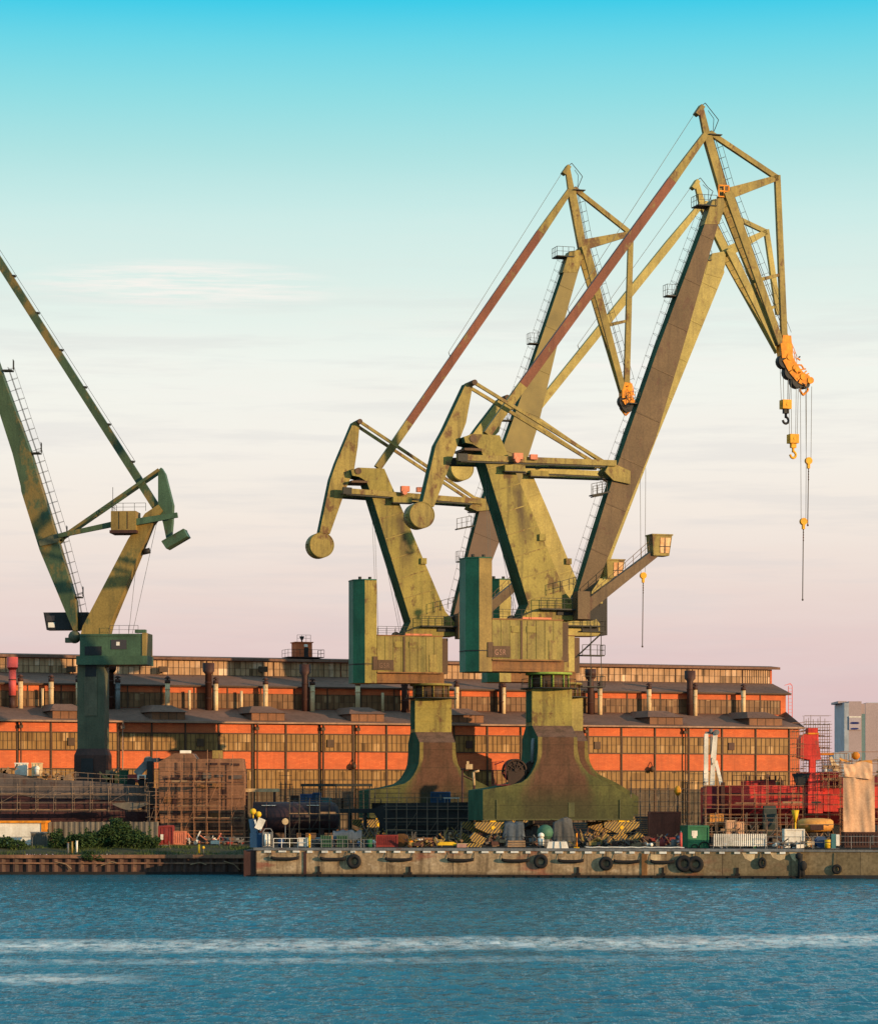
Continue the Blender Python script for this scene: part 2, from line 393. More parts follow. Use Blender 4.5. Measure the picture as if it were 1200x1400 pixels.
def tag(o, label=None, cat=None, group=None, kind=None):
    if label: o['label'] = label
    if cat: o['category'] = cat
    if group: o['group'] = group
    if kind: o['kind'] = kind
    return o
def thing(name, label, cat, loc=(0,0,0), rz=0, group=None):
    o = bpy.data.objects.new(name, None); COL.objects.link(o); o.empty_display_size = .5
    o.location = loc; o.rotation_euler.z = rz
    return tag(o, label, cat, group)
def ladder(mb, p0, p1, off, w=.5, step=1.4, cage=True, r=.035):
    """caged ladder beside the line p0-p1, pushed out by `off` (x,z plane)"""
    p0 = Vector(p0)+Vector(off); p1 = Vector(p1)+Vector(off); L = (p1-p0).length; u = (p1-p0)/L
    o = Vector(off).normalized()
    for sy in (-w/2, w/2): mb.tube(p0+Vector((0,sy,0)), p1+Vector((0,sy,0)), r, 4, caps=False)
    k = 0
    while k*step < L:
        q = p0+u*(k*step)
        mb.tube(q+Vector((0,-w/2,0)), q+Vector((0,w/2,0)), r*.8, 4, caps=False)
        mb.tube(q, q - o*(Vector(off).length), r, 4, caps=False)
        if cage:
            pts = [q+Vector((0,-w/2,0)), q+o*.45+Vector((0,-w/2,0)), q+o*.7, q+o*.45+Vector((0,w/2,0)), q+Vector((0,w/2,0))]
            mb.path(pts, r*.7, 4)
        k += 1
    if cage: mb.tube(p0+o*.7, p1+o*.7, r*.7, 4, caps=False)
    return mb
def rail(mb, pts, h=1.1, r=.03, step=1.5, mid=True):
    pts = [Vector(p) for p in pts]; up = Vector((0,0,h))
    for a, b in zip(pts, pts[1:]):
        mb.tube(a+up, b+up, r, 4, caps=False)
        if mid: mb.tube(a+up*.5, b+up*.5, r*.8, 4, caps=False)
        n = max(1, round((b-a).length/step))
        for i in range(n+1): q = a.lerp(b, i/n); mb.tube(q, q+up, r, 4, caps=False)
    return mb
M['pilerust'] = paint('rusty sheet piling', (.066, .032, .024), (.02, .013, .011), .75, (.12, .055, .03), .3, scale=.4)
M['tarpblue'] = paint('slate blue tarpaulin', (.075, .095, .12), (.03, .036, .045), .5, rough=.8)
M['salmon2'] = paint('faded pink crate', (.40, .22, .18), (.15, .08, .06), .4)
M['hopgrey'] = paint('dark grey green hopper', (.05, .062, .055), (.02, .025, .025), .5)
M['lifeb'] = paint('orange yellow hull', (.62, .28, .06), (.25, .1, .03), .4)
M['meshred'] = paint('rust red mesh', (.30, .09, .055), (.05, .02, .015), .5)
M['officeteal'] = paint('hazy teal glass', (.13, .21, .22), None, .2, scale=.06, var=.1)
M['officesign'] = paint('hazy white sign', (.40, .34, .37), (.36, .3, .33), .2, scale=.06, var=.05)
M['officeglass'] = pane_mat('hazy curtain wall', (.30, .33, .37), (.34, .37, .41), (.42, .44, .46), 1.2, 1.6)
M['pane_dark'] = pane_mat('grimy lower glazing', (.06, .042, .026), (.095, .066, .04), (.14, .10, .065), .62, 1.1)  # darker panes for the lowest window row
M['reel'] = paint('dark reel steel', (.035, .018, .012), (.015,.01,.008), .5, (.06,.03,.015), .2)
M['pane_mon'] = paint('brown boarded louvres', (.20, .085, .04), (.08,.04,.02), .4)
M['colpanel'] = paint('greyed column panel', (.13, .115, .07), (.04, .035, .025), .5, (.07, .05, .03), .1)
# ---------------------------------------------------------------- the luffing shipyard cranes
class Frame:
    S = 1.0
    """crane-local frame: x along the jib, y to its far side, z up from the yard"""
    def __init__(s, px, Y, yaw, S=1.0):
        s.S = S
        s.C = Vector((wx(px, Y), Y, GZ)); s.a = R(yaw); s.yaw = s.a
    def p(s, px, py, y=0.0):
        c, n = math.cos(s.a), math.sin(s.a); t = (px-HX)/F; y = y*s.S
        ox, oy = s.C.x - n*y, s.C.y + c*y
        x = (t*oy - ox)/(c - t*n); Y = oy + x*n
        return (x/s.S, (wz(py, Y) - GZ)/s.S)
    def v(s, px, py, y=0.0):
        q = s.p(px, py, y); return Vector((q[0], y, q[1]))

A = Frame(750, 318, 18)     # the nearest crane: its fixed frame is the pattern for the two behind it
PYLON = [A.p(x, y, -1.6) for x, y in ((712,848),(722,826),(664,634),(657,614),(646,607),(636,605),(634,597),(645,593),(683,595),(690,612),(709,656),(773,811),(789,830),(789,848))]
HOUSE_X0, HOUSE_X1 = A.p(673, 870, -2.15)[0], A.p(769, 870, -2.15)[0]
BOX_X = (A.p(628, 850, 1.05)[0], A.p(655, 850, -2.15)[0], A.p(672.5, 850, -2.15)[0])

def seam_lines(poly, p0, p1, n, y, matl, parent, name):
    for k in range(1, n):
        ctr = p0.lerp(p1, k/n); d = p1-p0; nrm = Vector((-d.z, 0, d.x)).normalized(); hit = []
        for (ax, az), (bx_, bz) in zip(poly, poly[1:]+poly[:1]):
            ex, ez = bx_-ax, bz-az; den = nrm.x*ez - nrm.z*ex
            if abs(den) < 1e-6: continue
            tt = ((ax-ctr.x)*ez - (az-ctr.z)*ex)/den; ss = ((ax-ctr.x)*nrm.z - (az-ctr.z)*nrm.x)/den
            if 0 <= ss <= 1: hit.append(tt)
        neg, pos = [q for q in hit if q < 0], [q for q in hit if q > 0]
        if neg and pos: MB().beam(ctr+nrm*(max(neg)+.04)+Vector((0,y,0)), ctr+nrm*(min(pos)-.04)+Vector((0,y,0)), .12, .034).build(name, matl, parent)
def make_crane(label, fr, P):
    root = thing('shipyard_crane', label, 'crane', fr.C, fr.yaw, 'tall shipyard cranes'); root.scale = (fr.S,)*3
    v = fr.v; by = R(P.get('base_yaw', 10)) - fr.yaw
    body, mast, jibm = P['body'], P['mast'], P['jib_mat']
    # --- pedestal: four flared legs drawn together into a square column
    prof = [(2.77,-8.1,8.4,4.3),(5.05,-8.1,8.4,4.3),(6.05,-8.1,6.9,4.3),(6.45,-5.6,6.2,4.3),(6.85,-3.9,5.5,4.3),(7.3,-3.25,4.5,4.28),(7.8,-2.85,3.5,4.26),(8.5,-2.45,2.85,4.24),(9.2,-2.2,2.5,4.22),(10.4,-2.08,2.26,4.2),(11.7,-2.08,2.2,4.2),(13,-2.2,2.2,1.7)]
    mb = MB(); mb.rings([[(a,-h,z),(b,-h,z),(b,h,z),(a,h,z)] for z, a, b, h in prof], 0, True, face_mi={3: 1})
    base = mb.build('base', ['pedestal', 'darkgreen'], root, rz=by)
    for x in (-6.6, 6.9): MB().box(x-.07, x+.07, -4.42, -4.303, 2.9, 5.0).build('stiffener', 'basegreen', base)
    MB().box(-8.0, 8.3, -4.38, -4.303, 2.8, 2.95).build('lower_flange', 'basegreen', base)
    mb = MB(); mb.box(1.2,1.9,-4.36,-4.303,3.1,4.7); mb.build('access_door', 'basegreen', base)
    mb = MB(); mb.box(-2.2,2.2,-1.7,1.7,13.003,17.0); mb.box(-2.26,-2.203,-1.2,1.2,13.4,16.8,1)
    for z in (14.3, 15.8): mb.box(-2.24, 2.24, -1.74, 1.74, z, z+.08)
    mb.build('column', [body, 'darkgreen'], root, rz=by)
    cb, sb = math.cos(by), math.sin(by)
    for sx in (-7.0, 7.1):
        for sy in (-3.9, 3.9):
            e = MB().prism([(-1.95,2.6),(1.95,2.6),(1.95,2.1),(.55,1.4),(-.55,1.4),(-1.95,2.0)], -.45, .45)
            eq = e.build('equalizer_beam', 'hazard', root, (sx*cb - sy*sb, sx*sb + sy*cb, 0), by)
            MB().tube((0,-.5,2.0),(0,.5,2.0),.22,10).build('pivot_pin', 'yellow', eq); MB().box(-.3,.3,-.35,.35,2.603,2.9).build('hinge', 'yellow', eq)
            for s in (-1, 1):
                q = MB().prism([(s*2.55,1.05),(s*1.95,1.5),(s*.62,.78),(s*.62,.34),(s*1.1,.22),(s*2.3,.5)], -.4, .4).build('bogie', 'hazard', eq)
                for xx in (.95, 2.1): MB().tube((s*xx,-.2,.34),(s*xx,.2,.34),.34,14).build('wheel', 'black', eq)
    # --- slewing platform
    mb = MB(); mb.tube((0,0,17.003),(0,0,17.12),3.1,18)
    for k in range(12):
        a = 2*math.pi*k/12; b = a+2*math.pi/12
        rail(mb, [(3*math.cos(a),3*math.sin(a),17.1),(3*math.cos(b),3*math.sin(b),17.1)], 1.0, .03, 2)
    mb.build('ring_platform', 'thin', root)
    mb = MB(); mb.tube((0,0,17.123),(0,0,18.55),2.05,20); mb.build('slew_ring', 'brown', root)
    mb = MB(); mb.tube((0,0,18.553),(0,0,18.8),2.55,20)
    for k in range(10):
        a = 2*math.pi*(k+.3)/10; mb.tube((2.13*math.cos(a),2.13*math.sin(a),17.2),(2.13*math.cos(a),2.13*math.sin(a),18.5),.09,6)
    mb.build('ring_flange', 'olive' if not P.get('newring') else 'ringgreen', root)
    x0, x1 = HOUSE_X0, HOUSE_X1
    mb = MB(); mb.box(x0+.05, x1+.3, -1.85, 1.85, 18.803, 19.95); mb.box(x0+.05, x1, -1.9, -1.853, 19.05, 19.2)
    mb.build('under_beam', 'rustbeam', root)
    mb = MB(); mb.box(x0, x1-.003, -2.15, 2.15, 20.1, 24.35)
    for i in range(1, 8):
        xx = x0 + (x1-x0)*i/8; mb.box(xx-.04, xx+.04, -2.2, -2.153, 20.2, 24.3)
    mb.box(x0-.02, x1+.06, -2.27, 2.27, 19.953, 20.097, 1); mb.box(x0, x1+.05, -2.24, 2.24, 24.353, 24.47, 1)
    hs = mb.build('machine_house', [P['house'], 'rustbeam'], root)
    MB().box(x1-1.6, x1-.75, -2.23, -2.154, 20.15, 22.2).build('door', 'mast', hs)
    for xx in (x0+2.6, x0+4.4): MB().box(xx-.5, xx+.5, -2.25, -2.154, 23.0, 23.7).build('louvre', 'olive', hs)
    MB().box(x0+3.2, x0+3.4, -2.24, -2.154, 20.12, 24.3).build('seam_strip', 'brown', hs)
    mb = MB(); mb.box(x0-.55, x0+.05, -2.27, -2.203, 20.3, 21.9); mb.box(x0+.053, x0+2.0, -2.3, -2.203, 20.3, 21.5)
    pl = mb.build('name_plate', 'brown', root)
    cu = bpy.data.curves.new('plate_lettering', 'FONT'); cu.body = 'GSR'; cu.size = 1.0; cu.extrude = .01; cu.space_character = 1.25
    tx = bpy.data.objects.new('plate_lettering', cu); me = bpy.data.meshes.new_from_object(tx); bpy.data.objects.remove(tx); bpy.data.curves.remove(cu)
    me.materials.append(M['mauve2'] if P.get('letters') else M['mauve'])
    lt = bpy.data.objects.new('plate_lettering', me); COL.objects.link(lt); lt.parent = pl
    lt.location = (x0+.2, -2.315, 20.55); lt.rotation_euler.x = math.pi/2; lt.scale = (.62, .85, 1)
    for yy in (-2.1, 2.1): rail(MB_ := MB(), [(x0+.1,yy,24.47),(x1-3.6,yy,24.47)], 1.0, .03, 1.2).build('railing', 'thin', hs)
    MB().tube((x0+2.6,-1.2,24.47),(x0+2.6,-.6,24.47),.45,12).build('roof_vent', 'black', hs); MB().box(x1-4.5, x1-1.2, -1.9, -1.2, 24.473, 24.68).build('roof_cover', 'salmon', hs)
    mb = MB(); mb.box(x1, x1+.75, -1.9, 1.9, 19.953, 24.2); mb.build('end_wall', 'brown', root)
    # --- tall chamfered ballast box at the back
    xa, xb, xc = BOX_X; z0, z1 = 18.75, 30.9
    pts = [(xa,1.05),(xa,-1.05),(xb,-2.15),(xc,-2.15),(xc,2.15),(xb,2.15)]
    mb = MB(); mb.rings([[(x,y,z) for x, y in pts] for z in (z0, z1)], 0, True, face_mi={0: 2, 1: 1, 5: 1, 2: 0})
    zz = 21.0
    for (q0, q1) in ((pts[0],pts[1]),(pts[1],pts[2]),(pts[2],pts[3])):
        mb.beam((q0[0],q0[1]-.01,zz),(q1[0],q1[1]-.01,zz),.1,.1,3,side=(0,0,1))
    mb.rings([[(x*1.004,y*1.02,z) for x, y in pts] for z in (z1+.003, z1+.14)], 1)
    rb = mb.build('ballast_box', [P['box'], 'deepgreen', 'palegreen', 'black'], root)
    for xx in (xa+.9, xc-.5): MB().tube((xx,-.8,z1+.14),(xx,-.8,z1+.5),.2,8).build('roof_lug', 'thin', rb)
    # --- pylon
    dx = P.get('pylon_dx', 0)
    poly = [(x+dx, z) for x, z in PYLON]
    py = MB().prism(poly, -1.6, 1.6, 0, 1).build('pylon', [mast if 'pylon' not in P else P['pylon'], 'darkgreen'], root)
    nx, nz = poly[6]
    seam_lines(poly, Vector((poly[0][0]+2.2, 0, poly[0][1])), Vector((poly[4][0]+1.8, 0, poly[4][1])), 8, -1.62, mast, py, 'pylon_seam')
    mb = MB(); mb.box(nx+.05, nx+2.0, -1.75, 1.75, nz-1.45, nz-1.2); mb.box(nx+1.2, nx+1.6, -1.2, 1.2, nz-1.2, nz-.7)
    mb.build('nose_plate', 'brown', py)
    # platforms, railings and small cabins clinging to the foot of the mast
    kx, kz = poly[11]
    mb = MB(); mb.box(kx-3.2, kx+1.3, -2.6, -1.603, kz-1.9, kz-1.75); rail(mb, [(kx-3.2,-2.55,kz-1.75),(kx+1.3,-2.55,kz-1.75)], 1.1, .04, .9)
    rail(mb, [(kx-1.6,-2.5,kz-.2),(kx+.9,-2.5,kz+.5),(kx+.9,-1.6,kz+.5)], 1.2, .04, .8)
    mb.tube((kx-3.2,-2.4,kz-1.8),(kx-6.5,-1.7,kz-3.1),.06,4); mb.build('access_platform', 'thin', py)
    mb = MB(); mb.box(kx-1.0, kx+1.1, -1.75, -1.604, 25.0, kz-2.0); mb.build('doorway', 'black', py)
    mb = MB(); mb.box(kx-3.1,kx-2.4,-1.9,-1.3,kz+5.6,kz+6.3); mb.build('lamp_box', 'olive', py)
    # --- jib
    jp = [fr.p(x, y, -.8) for x, y in P['jib']]; nl = P.get('jib_cut')
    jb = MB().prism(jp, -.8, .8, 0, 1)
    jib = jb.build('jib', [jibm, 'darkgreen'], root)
    hd = P['head']; h = v(*hd); j0 = v(*P['pivot'])
    for k in range(1, 9):
        f = k/9; ctr = j0.lerp(h, f); nrm = Vector((-(h-j0).z, 0, (h-j0).x)).normalized(); hit = []
        for (ax, az), (bx_, bz) in zip(jp, jp[1:]+jp[:1]):
            ex, ez = bx_-ax, bz-az; den = nrm.x*ez - nrm.z*ex
            if abs(den) < 1e-6: continue
            tt = ((ax-ctr.x)*ez - (az-ctr.z)*ex)/den; ss = ((ax-ctr.x)*nrm.z - (az-ctr.z)*nrm.x)/den
            if 0 <= ss <= 1: hit.append(tt)
        if len(hit) >= 2:
            lo, hi = min(hit)+.04, max(hit)-.04
            MB().beam(ctr+nrm*lo+Vector((0,-.82,0)), ctr+nrm*hi+Vector((0,-.82,0)), .13, .036).build('jib_seam', jibm, jib)
    cap = [fr.p(x, y, -.83) for x, y in P['cap']]
    MB().prism(cap, -.84, .84).build('jib_cap', 'mast' if not P.get('pale') else 'olive_pale', jib)
    mb = MB(); mb.tube((j0.x,-1.5,j0.z),(j0.x,1.5,j0.z),.7,14); mb.box(j0.x-1.0, j0.x+1.2, -1.3, 1.3, 24.6, j0.z-.3)
    mb.build('jib_foot', 'black', jib)
    mb = MB(); la = [fr.v(x, y) for x, y in P['ladder']]; off = Vector((-.42, 0, .2))
    for a, b in zip(la, la[1:]): ladder(mb, a, b, off, .5, 1.3, True, .026)
    for q in la[1:-1]:
        mb.box(q.x-1.3, q.x-.1, -.6, .6, q.z-.1, q.z+.02); rail(mb, [(q.x-1.3,-.6,q.z),(q.x-1.3,.6,q.z)], 1.2, .03, .7); rail(mb, [(q.x-1.3,-.6,q.z),(q.x-.2,-.6,q.z)], 1.2, .03, .7)
    q = la[-1]; mb.box(q.x-1.6, q.x+.6, -1.0, 1.0, q.z+.2, q.z+.32); rail(mb, [(q.x+.6,-1,q.z+.3),(q.x-1.6,-1,q.z+.3),(q.x-1.6,1,q.z+.3)], 1.1, .035, .7)
    mb.build('jib_ladder', 'thin', jib)
    br = [fr.p(x, y, -1.0) for x, y in P['bracket']]
    mb = MB().prism(br, -1.15, -.803, 1); mb.prism(br, .803, 1.15, 1)
    bq = br[0]; rail(mb, [(bq[0]-1.6,-1.3,bq[1]-2.6),(bq[0]+.2,-1.3,bq[1]-2.2)], 1.2, .04, .6); mb.beam((bq[0]-1.6,-1.0,bq[1]-2.65),(bq[0]+.5,-1.0,bq[1]-2.2),.15,1.0)
    mb.build('luffing_bracket', ['thin', 'mast' if not P.get('pale') else 'olive_pale'], jib)
    # --- fly jib (the horse head): mast, two leg beams, king post, stays
    top, att, tip = v(*P['top']), v(*P['att']), v(*P['tip'])
    fm = P.get('fly', 'mast')
    mb = MB(); mb.beam(top, att, .55, .5, w1=.75); mb.beam(att, h, .95, .7, w1=1.0)
    mb.beam(top+Vector((-.5,0,-.9)), top+Vector((.2,0,.1)), .5, 1.0)
    fly = mb.build('fly_jib', fm, root)
    for s in (-1, 1):
        MB().beam(h+Vector((0,s*.95,.3)), tip+Vector((-.3,s*.3,.4)), 1.0, .34, w1=.7).build('fly_leg', fm, fly)
    apex = v(*P['apex']); kp = v(*P['kp'])
    MB().beam(att+Vector((.4,0,.1)), apex, .55, .5).build('fore_stay', fm, fly)
    MB().beam(kp, apex, 1.25, .5, w1=.6).build('king_post', fm, fly)
    MB().beam(apex+Vector((0,0,.3)), v(*P['staytip']), .62, .5, w1=.7).build('back_stay', fm, fly)
    b0, b1 = P['brace']; MB().beam(v(*b0), v(*b1), .4, .4, w1=.3).build('brace', fm, fly)
    mb = MB(); ladder(mb, att.lerp(h,.1), h, Vector((.75,0,.3)), .45, 1.2, True, .035); ladder(mb, h, h.lerp(tip,.93), Vector((.95,0,.4)), .45, 1.2, True, .035)
    mb.path([att+Vector((.9,0,.2)), att+Vector((1.5,0,1.6)), top+Vector((1.6,0,-.6)), top+Vector((.6,0,.5)), top], .045, 5); mb.path([att+Vector((1.0,.4,.2)), att+Vector((1.1,.4,1.8)), top+Vector((1.1,.4,-.2))], .035, 5)
    mb.box(att.x+.2, att.x+1.7, -.6, .6, att.z-.2, att.z-.1)
    mb.build('fly_ladder', 'thin', fly)
    if P.get('frame'):
        q = v(*P['frame'], -.9); mb = MB()
        for dz in (-.62, 0, .62): mb.beam(q+Vector((-.6,0,dz)), q+Vector((.6,0,dz)), .13, .13)
        for dxx in (-.6, .05, .6): mb.beam(q+Vector((dxx,0,-.66)), q+Vector((dxx,0,.66)), .13, .13)
        mb.build('head_frame', 'orange', fly)
    # --- orange sheave assembly at the tip
    sh = MB(); rnd = random.Random(P['seed'])
    if P.get('sheaves', 1):
        S = P['sheave_pts']; c = [v(x, y) for x, y in S]
        sh.beam(c[0]+Vector((.2,0,.9)), c[1], 1.0, 1.0, 0, w1=1.5)
        for i in range(len(c)-1):
            for s in (-.55, .55): sh.beam(c[i]+Vector((0,s,0)), c[i+1]+Vector((0,s,0)), 1.3, .18, 0)
        for i, q in enumerate(c[1:]):
            sh.tube(q+Vector((-.15,-.5,-.35)), q+Vector((-.15,.5,-.35)), .82 if i < 3 else .45, 16, mi=1)
            sh.tube(q+Vector((.3,-.75,.1)), q+Vector((.3,.75,.1)), .38, 12, mi=0)
        for k in range(44):
            q = c[rnd.randrange(len(c)-1)].lerp(c[-1], rnd.random()*.6) + Vector((rnd.uniform(-.5,.6), rnd.uniform(-.7,.1), rnd.uniform(-.5,.6)))
            e = q + Vector((rnd.uniform(-.7,.7), rnd.uniform(-.2,.2), rnd.uniform(-.6,.6))); sh.beam(q, e, .14, .14, 0 if k % 4 else 1)
        e = c[-1]; sh.path([e, e+Vector((.3,0,-.9)), e+Vector((-.3,0,-1.5)), e+Vector((-.7,0,-1.0)), e+Vector((-.4,0,-.2))], .13, 6)
        sh.tube(e+Vector((.1,-.4,.15)), e+Vector((.1,.4,.15)), .4, 10)
        rail(sh, [c[0]+Vector((.6,.4,.3)), c[1]+Vector((1.1,.4,.6)), c[2]+Vector((.9,.4,.6))], 1.0, .04, .7)
        sh.build('sheave_head', ['orange', 'black'], fly)
    # --- tie beam
    t0, t1 = v(*P['att']), v(*P['tie'])
    tb = MB().beam(t0.lerp(t1,.004), t0.lerp(t1,.16), .62, .75, 0, w1=.95)
    tb.beam(t0.lerp(t1,.1603), t0.lerp(t1,.84), .97, .73, 1, w1=.95); tb.beam(t0.lerp(t1,.8403), t1, .95, .75, 0, w1=.85)
    tie = tb.build('tie_beam', P['tie_mats'], root)
    mb = MB(); q0, q1 = top+Vector((-.5,0,-.5)), t0.lerp(t1,.62)+Vector((-.4,0,1.0)); mb.tube(q0, q1, .035, 4); mb.tube(q1, t0.lerp(t1,.62), .05, 4)
    mb.build('guy_wire', 'rope', tie)
    # --- counterweight lever
    cl = [fr.p(x, y, -.75) for x, y in P['clever']]; ym = P.get('lever_y', 0)
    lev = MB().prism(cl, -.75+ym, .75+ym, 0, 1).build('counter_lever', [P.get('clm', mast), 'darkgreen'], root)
    dc = v(*P['disc'], -1.1); rr = P['disc_r']
    mb = MB(); mb.tube((dc.x,-1.1,dc.z),(dc.x,1.1,dc.z),rr,28); mb.f and None
    mb.torus((dc.x,-1.1,dc.z), rr-.06, .06, n=28, k=6); mb.box(dc.x-rr-.18, dc.x-rr+.2, -.3,.3, dc.z-.2, dc.z+.15)
    mb.build('counterweight', [P.get('clm', mast)], lev)
    tp = v(*P['rods'][0]); MB().tube(tp+Vector((0,-1.5,0)), tp+Vector((0,1.5,0)), .3, 10).build('lever_pin', 'brown', lev); pn = v(*P['pin'], 0); MB().tube((pn.x,-1.7,pn.z),(pn.x,1.7,pn.z),.4,12).build('lever_pin', 'brown', lev)
    for s in (-1.25, 1.25):
        a, b = v(*P['rods'][0]), v(*P['rods'][1])
        MB().beam(a+Vector((0,s,0)), b+Vector((0,s*.85,0)), .34, .3).build('luffing_rod', mast if not P.get('pale') else 'olive_pale', root)
    for s in (-1.95, 1.95):
        a, b = v(*P['rack'][0]), v(*P['rack'][1])
        mb = MB().beam(a+Vector((0,s,0)), b+Vector((0,s*.62,0)), .62, .5); mb.beam(a+Vector((0,s,0)), a.lerp(b,.06)+Vector((0,s,0)), .8, .6, 1)
        mb.beam(a.lerp(b,.02)+Vector((0,s,-.42)), a.lerp(b,.93)+Vector((0,s*.66,-.42)), .16, .3, 1)
        mb.build('luffing_rack', [mast if not P.get('pale') else 'olive_pale', 'thin'], root)
    q = v(*P['drive'], -1.9)
    mb = MB(); mb.box(q.x-1.1, q.x+1.2, -2.5, -1.603, q.z-1.0, q.z-.35, 1); mb.box(q.x-1.15,q.x+1.25,-2.55,-1.61,q.z-1.12,q.z-1.003,2); mb.box(q.x-.1, q.x+.9, -2.6, -1.9, q.z+.3, q.z+.95); mb.box(q.x+1.9, q.x+2.7, -2.3, -1.7, q.z+.35, q.z+.9); mb.tube((q.x+.3,-2.65,q.z+.2),(q.x+.3,-1.7,q.z+.2),.3,10)
    mb.build('luffing_drive', ['salmon', 'olive', 'black'], root)
    # --- driver's cab on its long arm
    c0, c1 = v(*P['arm'][0], P.get('army', -2.4)), v(*P['arm'][1], P.get('army', -2.4))
    am = MB().beam(c0, c1, 1.25, 1.1, w1=.85); rail(am, [c0+Vector((1,-.5,.9)), c1+Vector((-.3,-.5,.75))], 1.0, .035, 1.2); am.beam(c0+Vector((-.9,0,.3)), c0+Vector((.5,0,.3)), 3.0, 1.6)
    arm = am.build('cab_arm', 'jibbrown' if not P.get('pale') else 'olive_pale', root)
    ca = MB(); w = 1.0
    ca.rings([[(c1.x-w+.15,c1.y-.85,c1.z-.6),(c1.x+w,c1.y-.85,c1.z-.6),(c1.x+w,c1.y+.85,c1.z-.6),(c1.x-w+.15,c1.y+.85,c1.z-.6)],
              [(c1.x-w,c1.y-.95,c1.z+1.6),(c1.x+w+.3,c1.y-.95,c1.z+1.6),(c1.x+w+.3,c1.y+.95,c1.z+1.6),(c1.x-w,c1.y+.95,c1.z+1.6)]])
    ca.box(c1.x-w-.08, c1.x+w+.38, c1.y-1.05, c1.y+1.05, c1.z+1.603, c1.z+1.75)
    cab = ca.build('operator_cab', 'mast', root)
    mb = MB(); mb.rings([[(c1.x-.1,c1.y-.94,c1.z-.3),(c1.x+w-.1,c1.y-.94,c1.z-.3),(c1.x+w-.1,c1.y-.8,c1.z-.3),(c1.x-.1,c1.y-.8,c1.z-.3)],
                         [(c1.x-.1,c1.y-1.0,c1.z+1.35),(c1.x+w+.1,c1.y-1.0,c1.z+1.35),(c1.x+w+.1,c1.y-.8,c1.z+1.35),(c1.x-.1,c1.y-.8,c1.z+1.35)]])
    mb.build('cab_window', 'amber', cab)
    MB().box(c1.x-.1, c1.x+w+.1, c1.y-1.03, c1.y-1.005, c1.z+.35, c1.z+.43).build('window_bar', 'thin', cab); MB().box(c1.x+.4, c1.x+.47, c1.y-1.035, c1.y-1.0051, c1.z-.3, c1.z+1.35).build('window_bar', 'thin', cab)
    # side stair tower below the cab arm
    if P.get('stair'):
        mb = MB(); sx = 3.0
        for z in (17.2, 20.6, 23.2): mb.box(sx, sx+2.6, -2.4, -1.0, z, z+.12); rail(mb, [(sx,-2.4,z+.1),(sx+2.6,-2.4,z+.1),(sx+2.6,-1.0,z+.1)], 1.1, .04, .8)
        for xx in (sx+1.0, sx+2.2):
            mb.tube((xx,-2.3,17.2),(xx,-2.3,24),.05,4)
        mb.tube((sx+2.4,-2.3,23.2),(sx-.6,-1.9,20.4),.09,5)
        mb.build('side_platform', 'thin', root)
    # --- hanging tackle
    for hk in P.get('hooks', ()):
        kind, px, py, tops = hk[:4]; yy = hk[4] if len(hk) > 4 else 0
        q = v(px, py, yy)
        if kind == 'block':
            b = MB().box(q.x-.56, q.x+.5, yy-.5, yy+.5, q.z-.5, q.z+.5); b.box(q.x-.62,q.x+.56,yy-.2,yy+.2,q.z-.15,q.z+.15)
            b.tube((q.x,yy-.55,q.z),(q.x,yy+.55,q.z),.2,10)
            bl = b.build('hook_block', ['hook_y'], root)
            b = MB().box(q.x-.3,q.x+.3,yy-.25,yy+.25,q.z-1.0,q.z-.503); b.tube((q.x,yy,q.z-1.0),(q.x,yy,q.z-1.5),.16,8)
            b.path([(q.x-.38,yy,q.z-1.75),(q.x-.25,yy,q.z-2.05),(q.x,yy,q.z-2.15),(q.x+.28,yy,q.z-2.0),(q.x+.34,yy,q.z-1.7),(q.x+.1,yy,q.z-1.4)], .14, 7)
            b.build('hook', 'black' if hk[5] else 'hook_y', bl)
        else:
            b = MB().tube((q.x,yy-.22,q.z),(q.x,yy+.22,q.z),.4,14); b.box(q.x-.14,q.x+.14,yy-.16,yy+.16,q.z-.85,q.z-.3)
            bl = b.build('hook_block', 'hook_y', root)
            e = v(px-1, hk[5], yy); mb = MB(); mb.tube((q.x,yy,q.z-.8),(e.x,yy,e.z),.06,5)
            for k in range(5): mb.ball((q.x+(e.x-q.x)*k/60, yy, q.z-.9-.3*k), .1, 6)
            mb.ball((e.x,yy,e.z), .14, 6); mb.build('sling', 'scrap', bl)
        r = MB()
        for (tx, ty, ox) in tops: a = v(px, ty, yy); r.tube((q.x+ox,yy,q.z+.35),(q.x+ox*1.3,yy,a.z),.03,4)
        r.build('hoist_rope', 'rope', bl)
    # winch ropes from the pylon nose down to the house
    mb = MB()
    for o in (0, .5): mb.tube((nx+1.5+o*.6+1.2,-.5,nz-1.0),(x0-.2+o*.4+.6,-.5,24.4),.025,4); mb.tube((nx+3.3+o,.6,nz-3),(x0+3.6+o*.5,.6,24.4),.025,4)
    mb.build('winch_rope', 'rope', root)
    return root, base

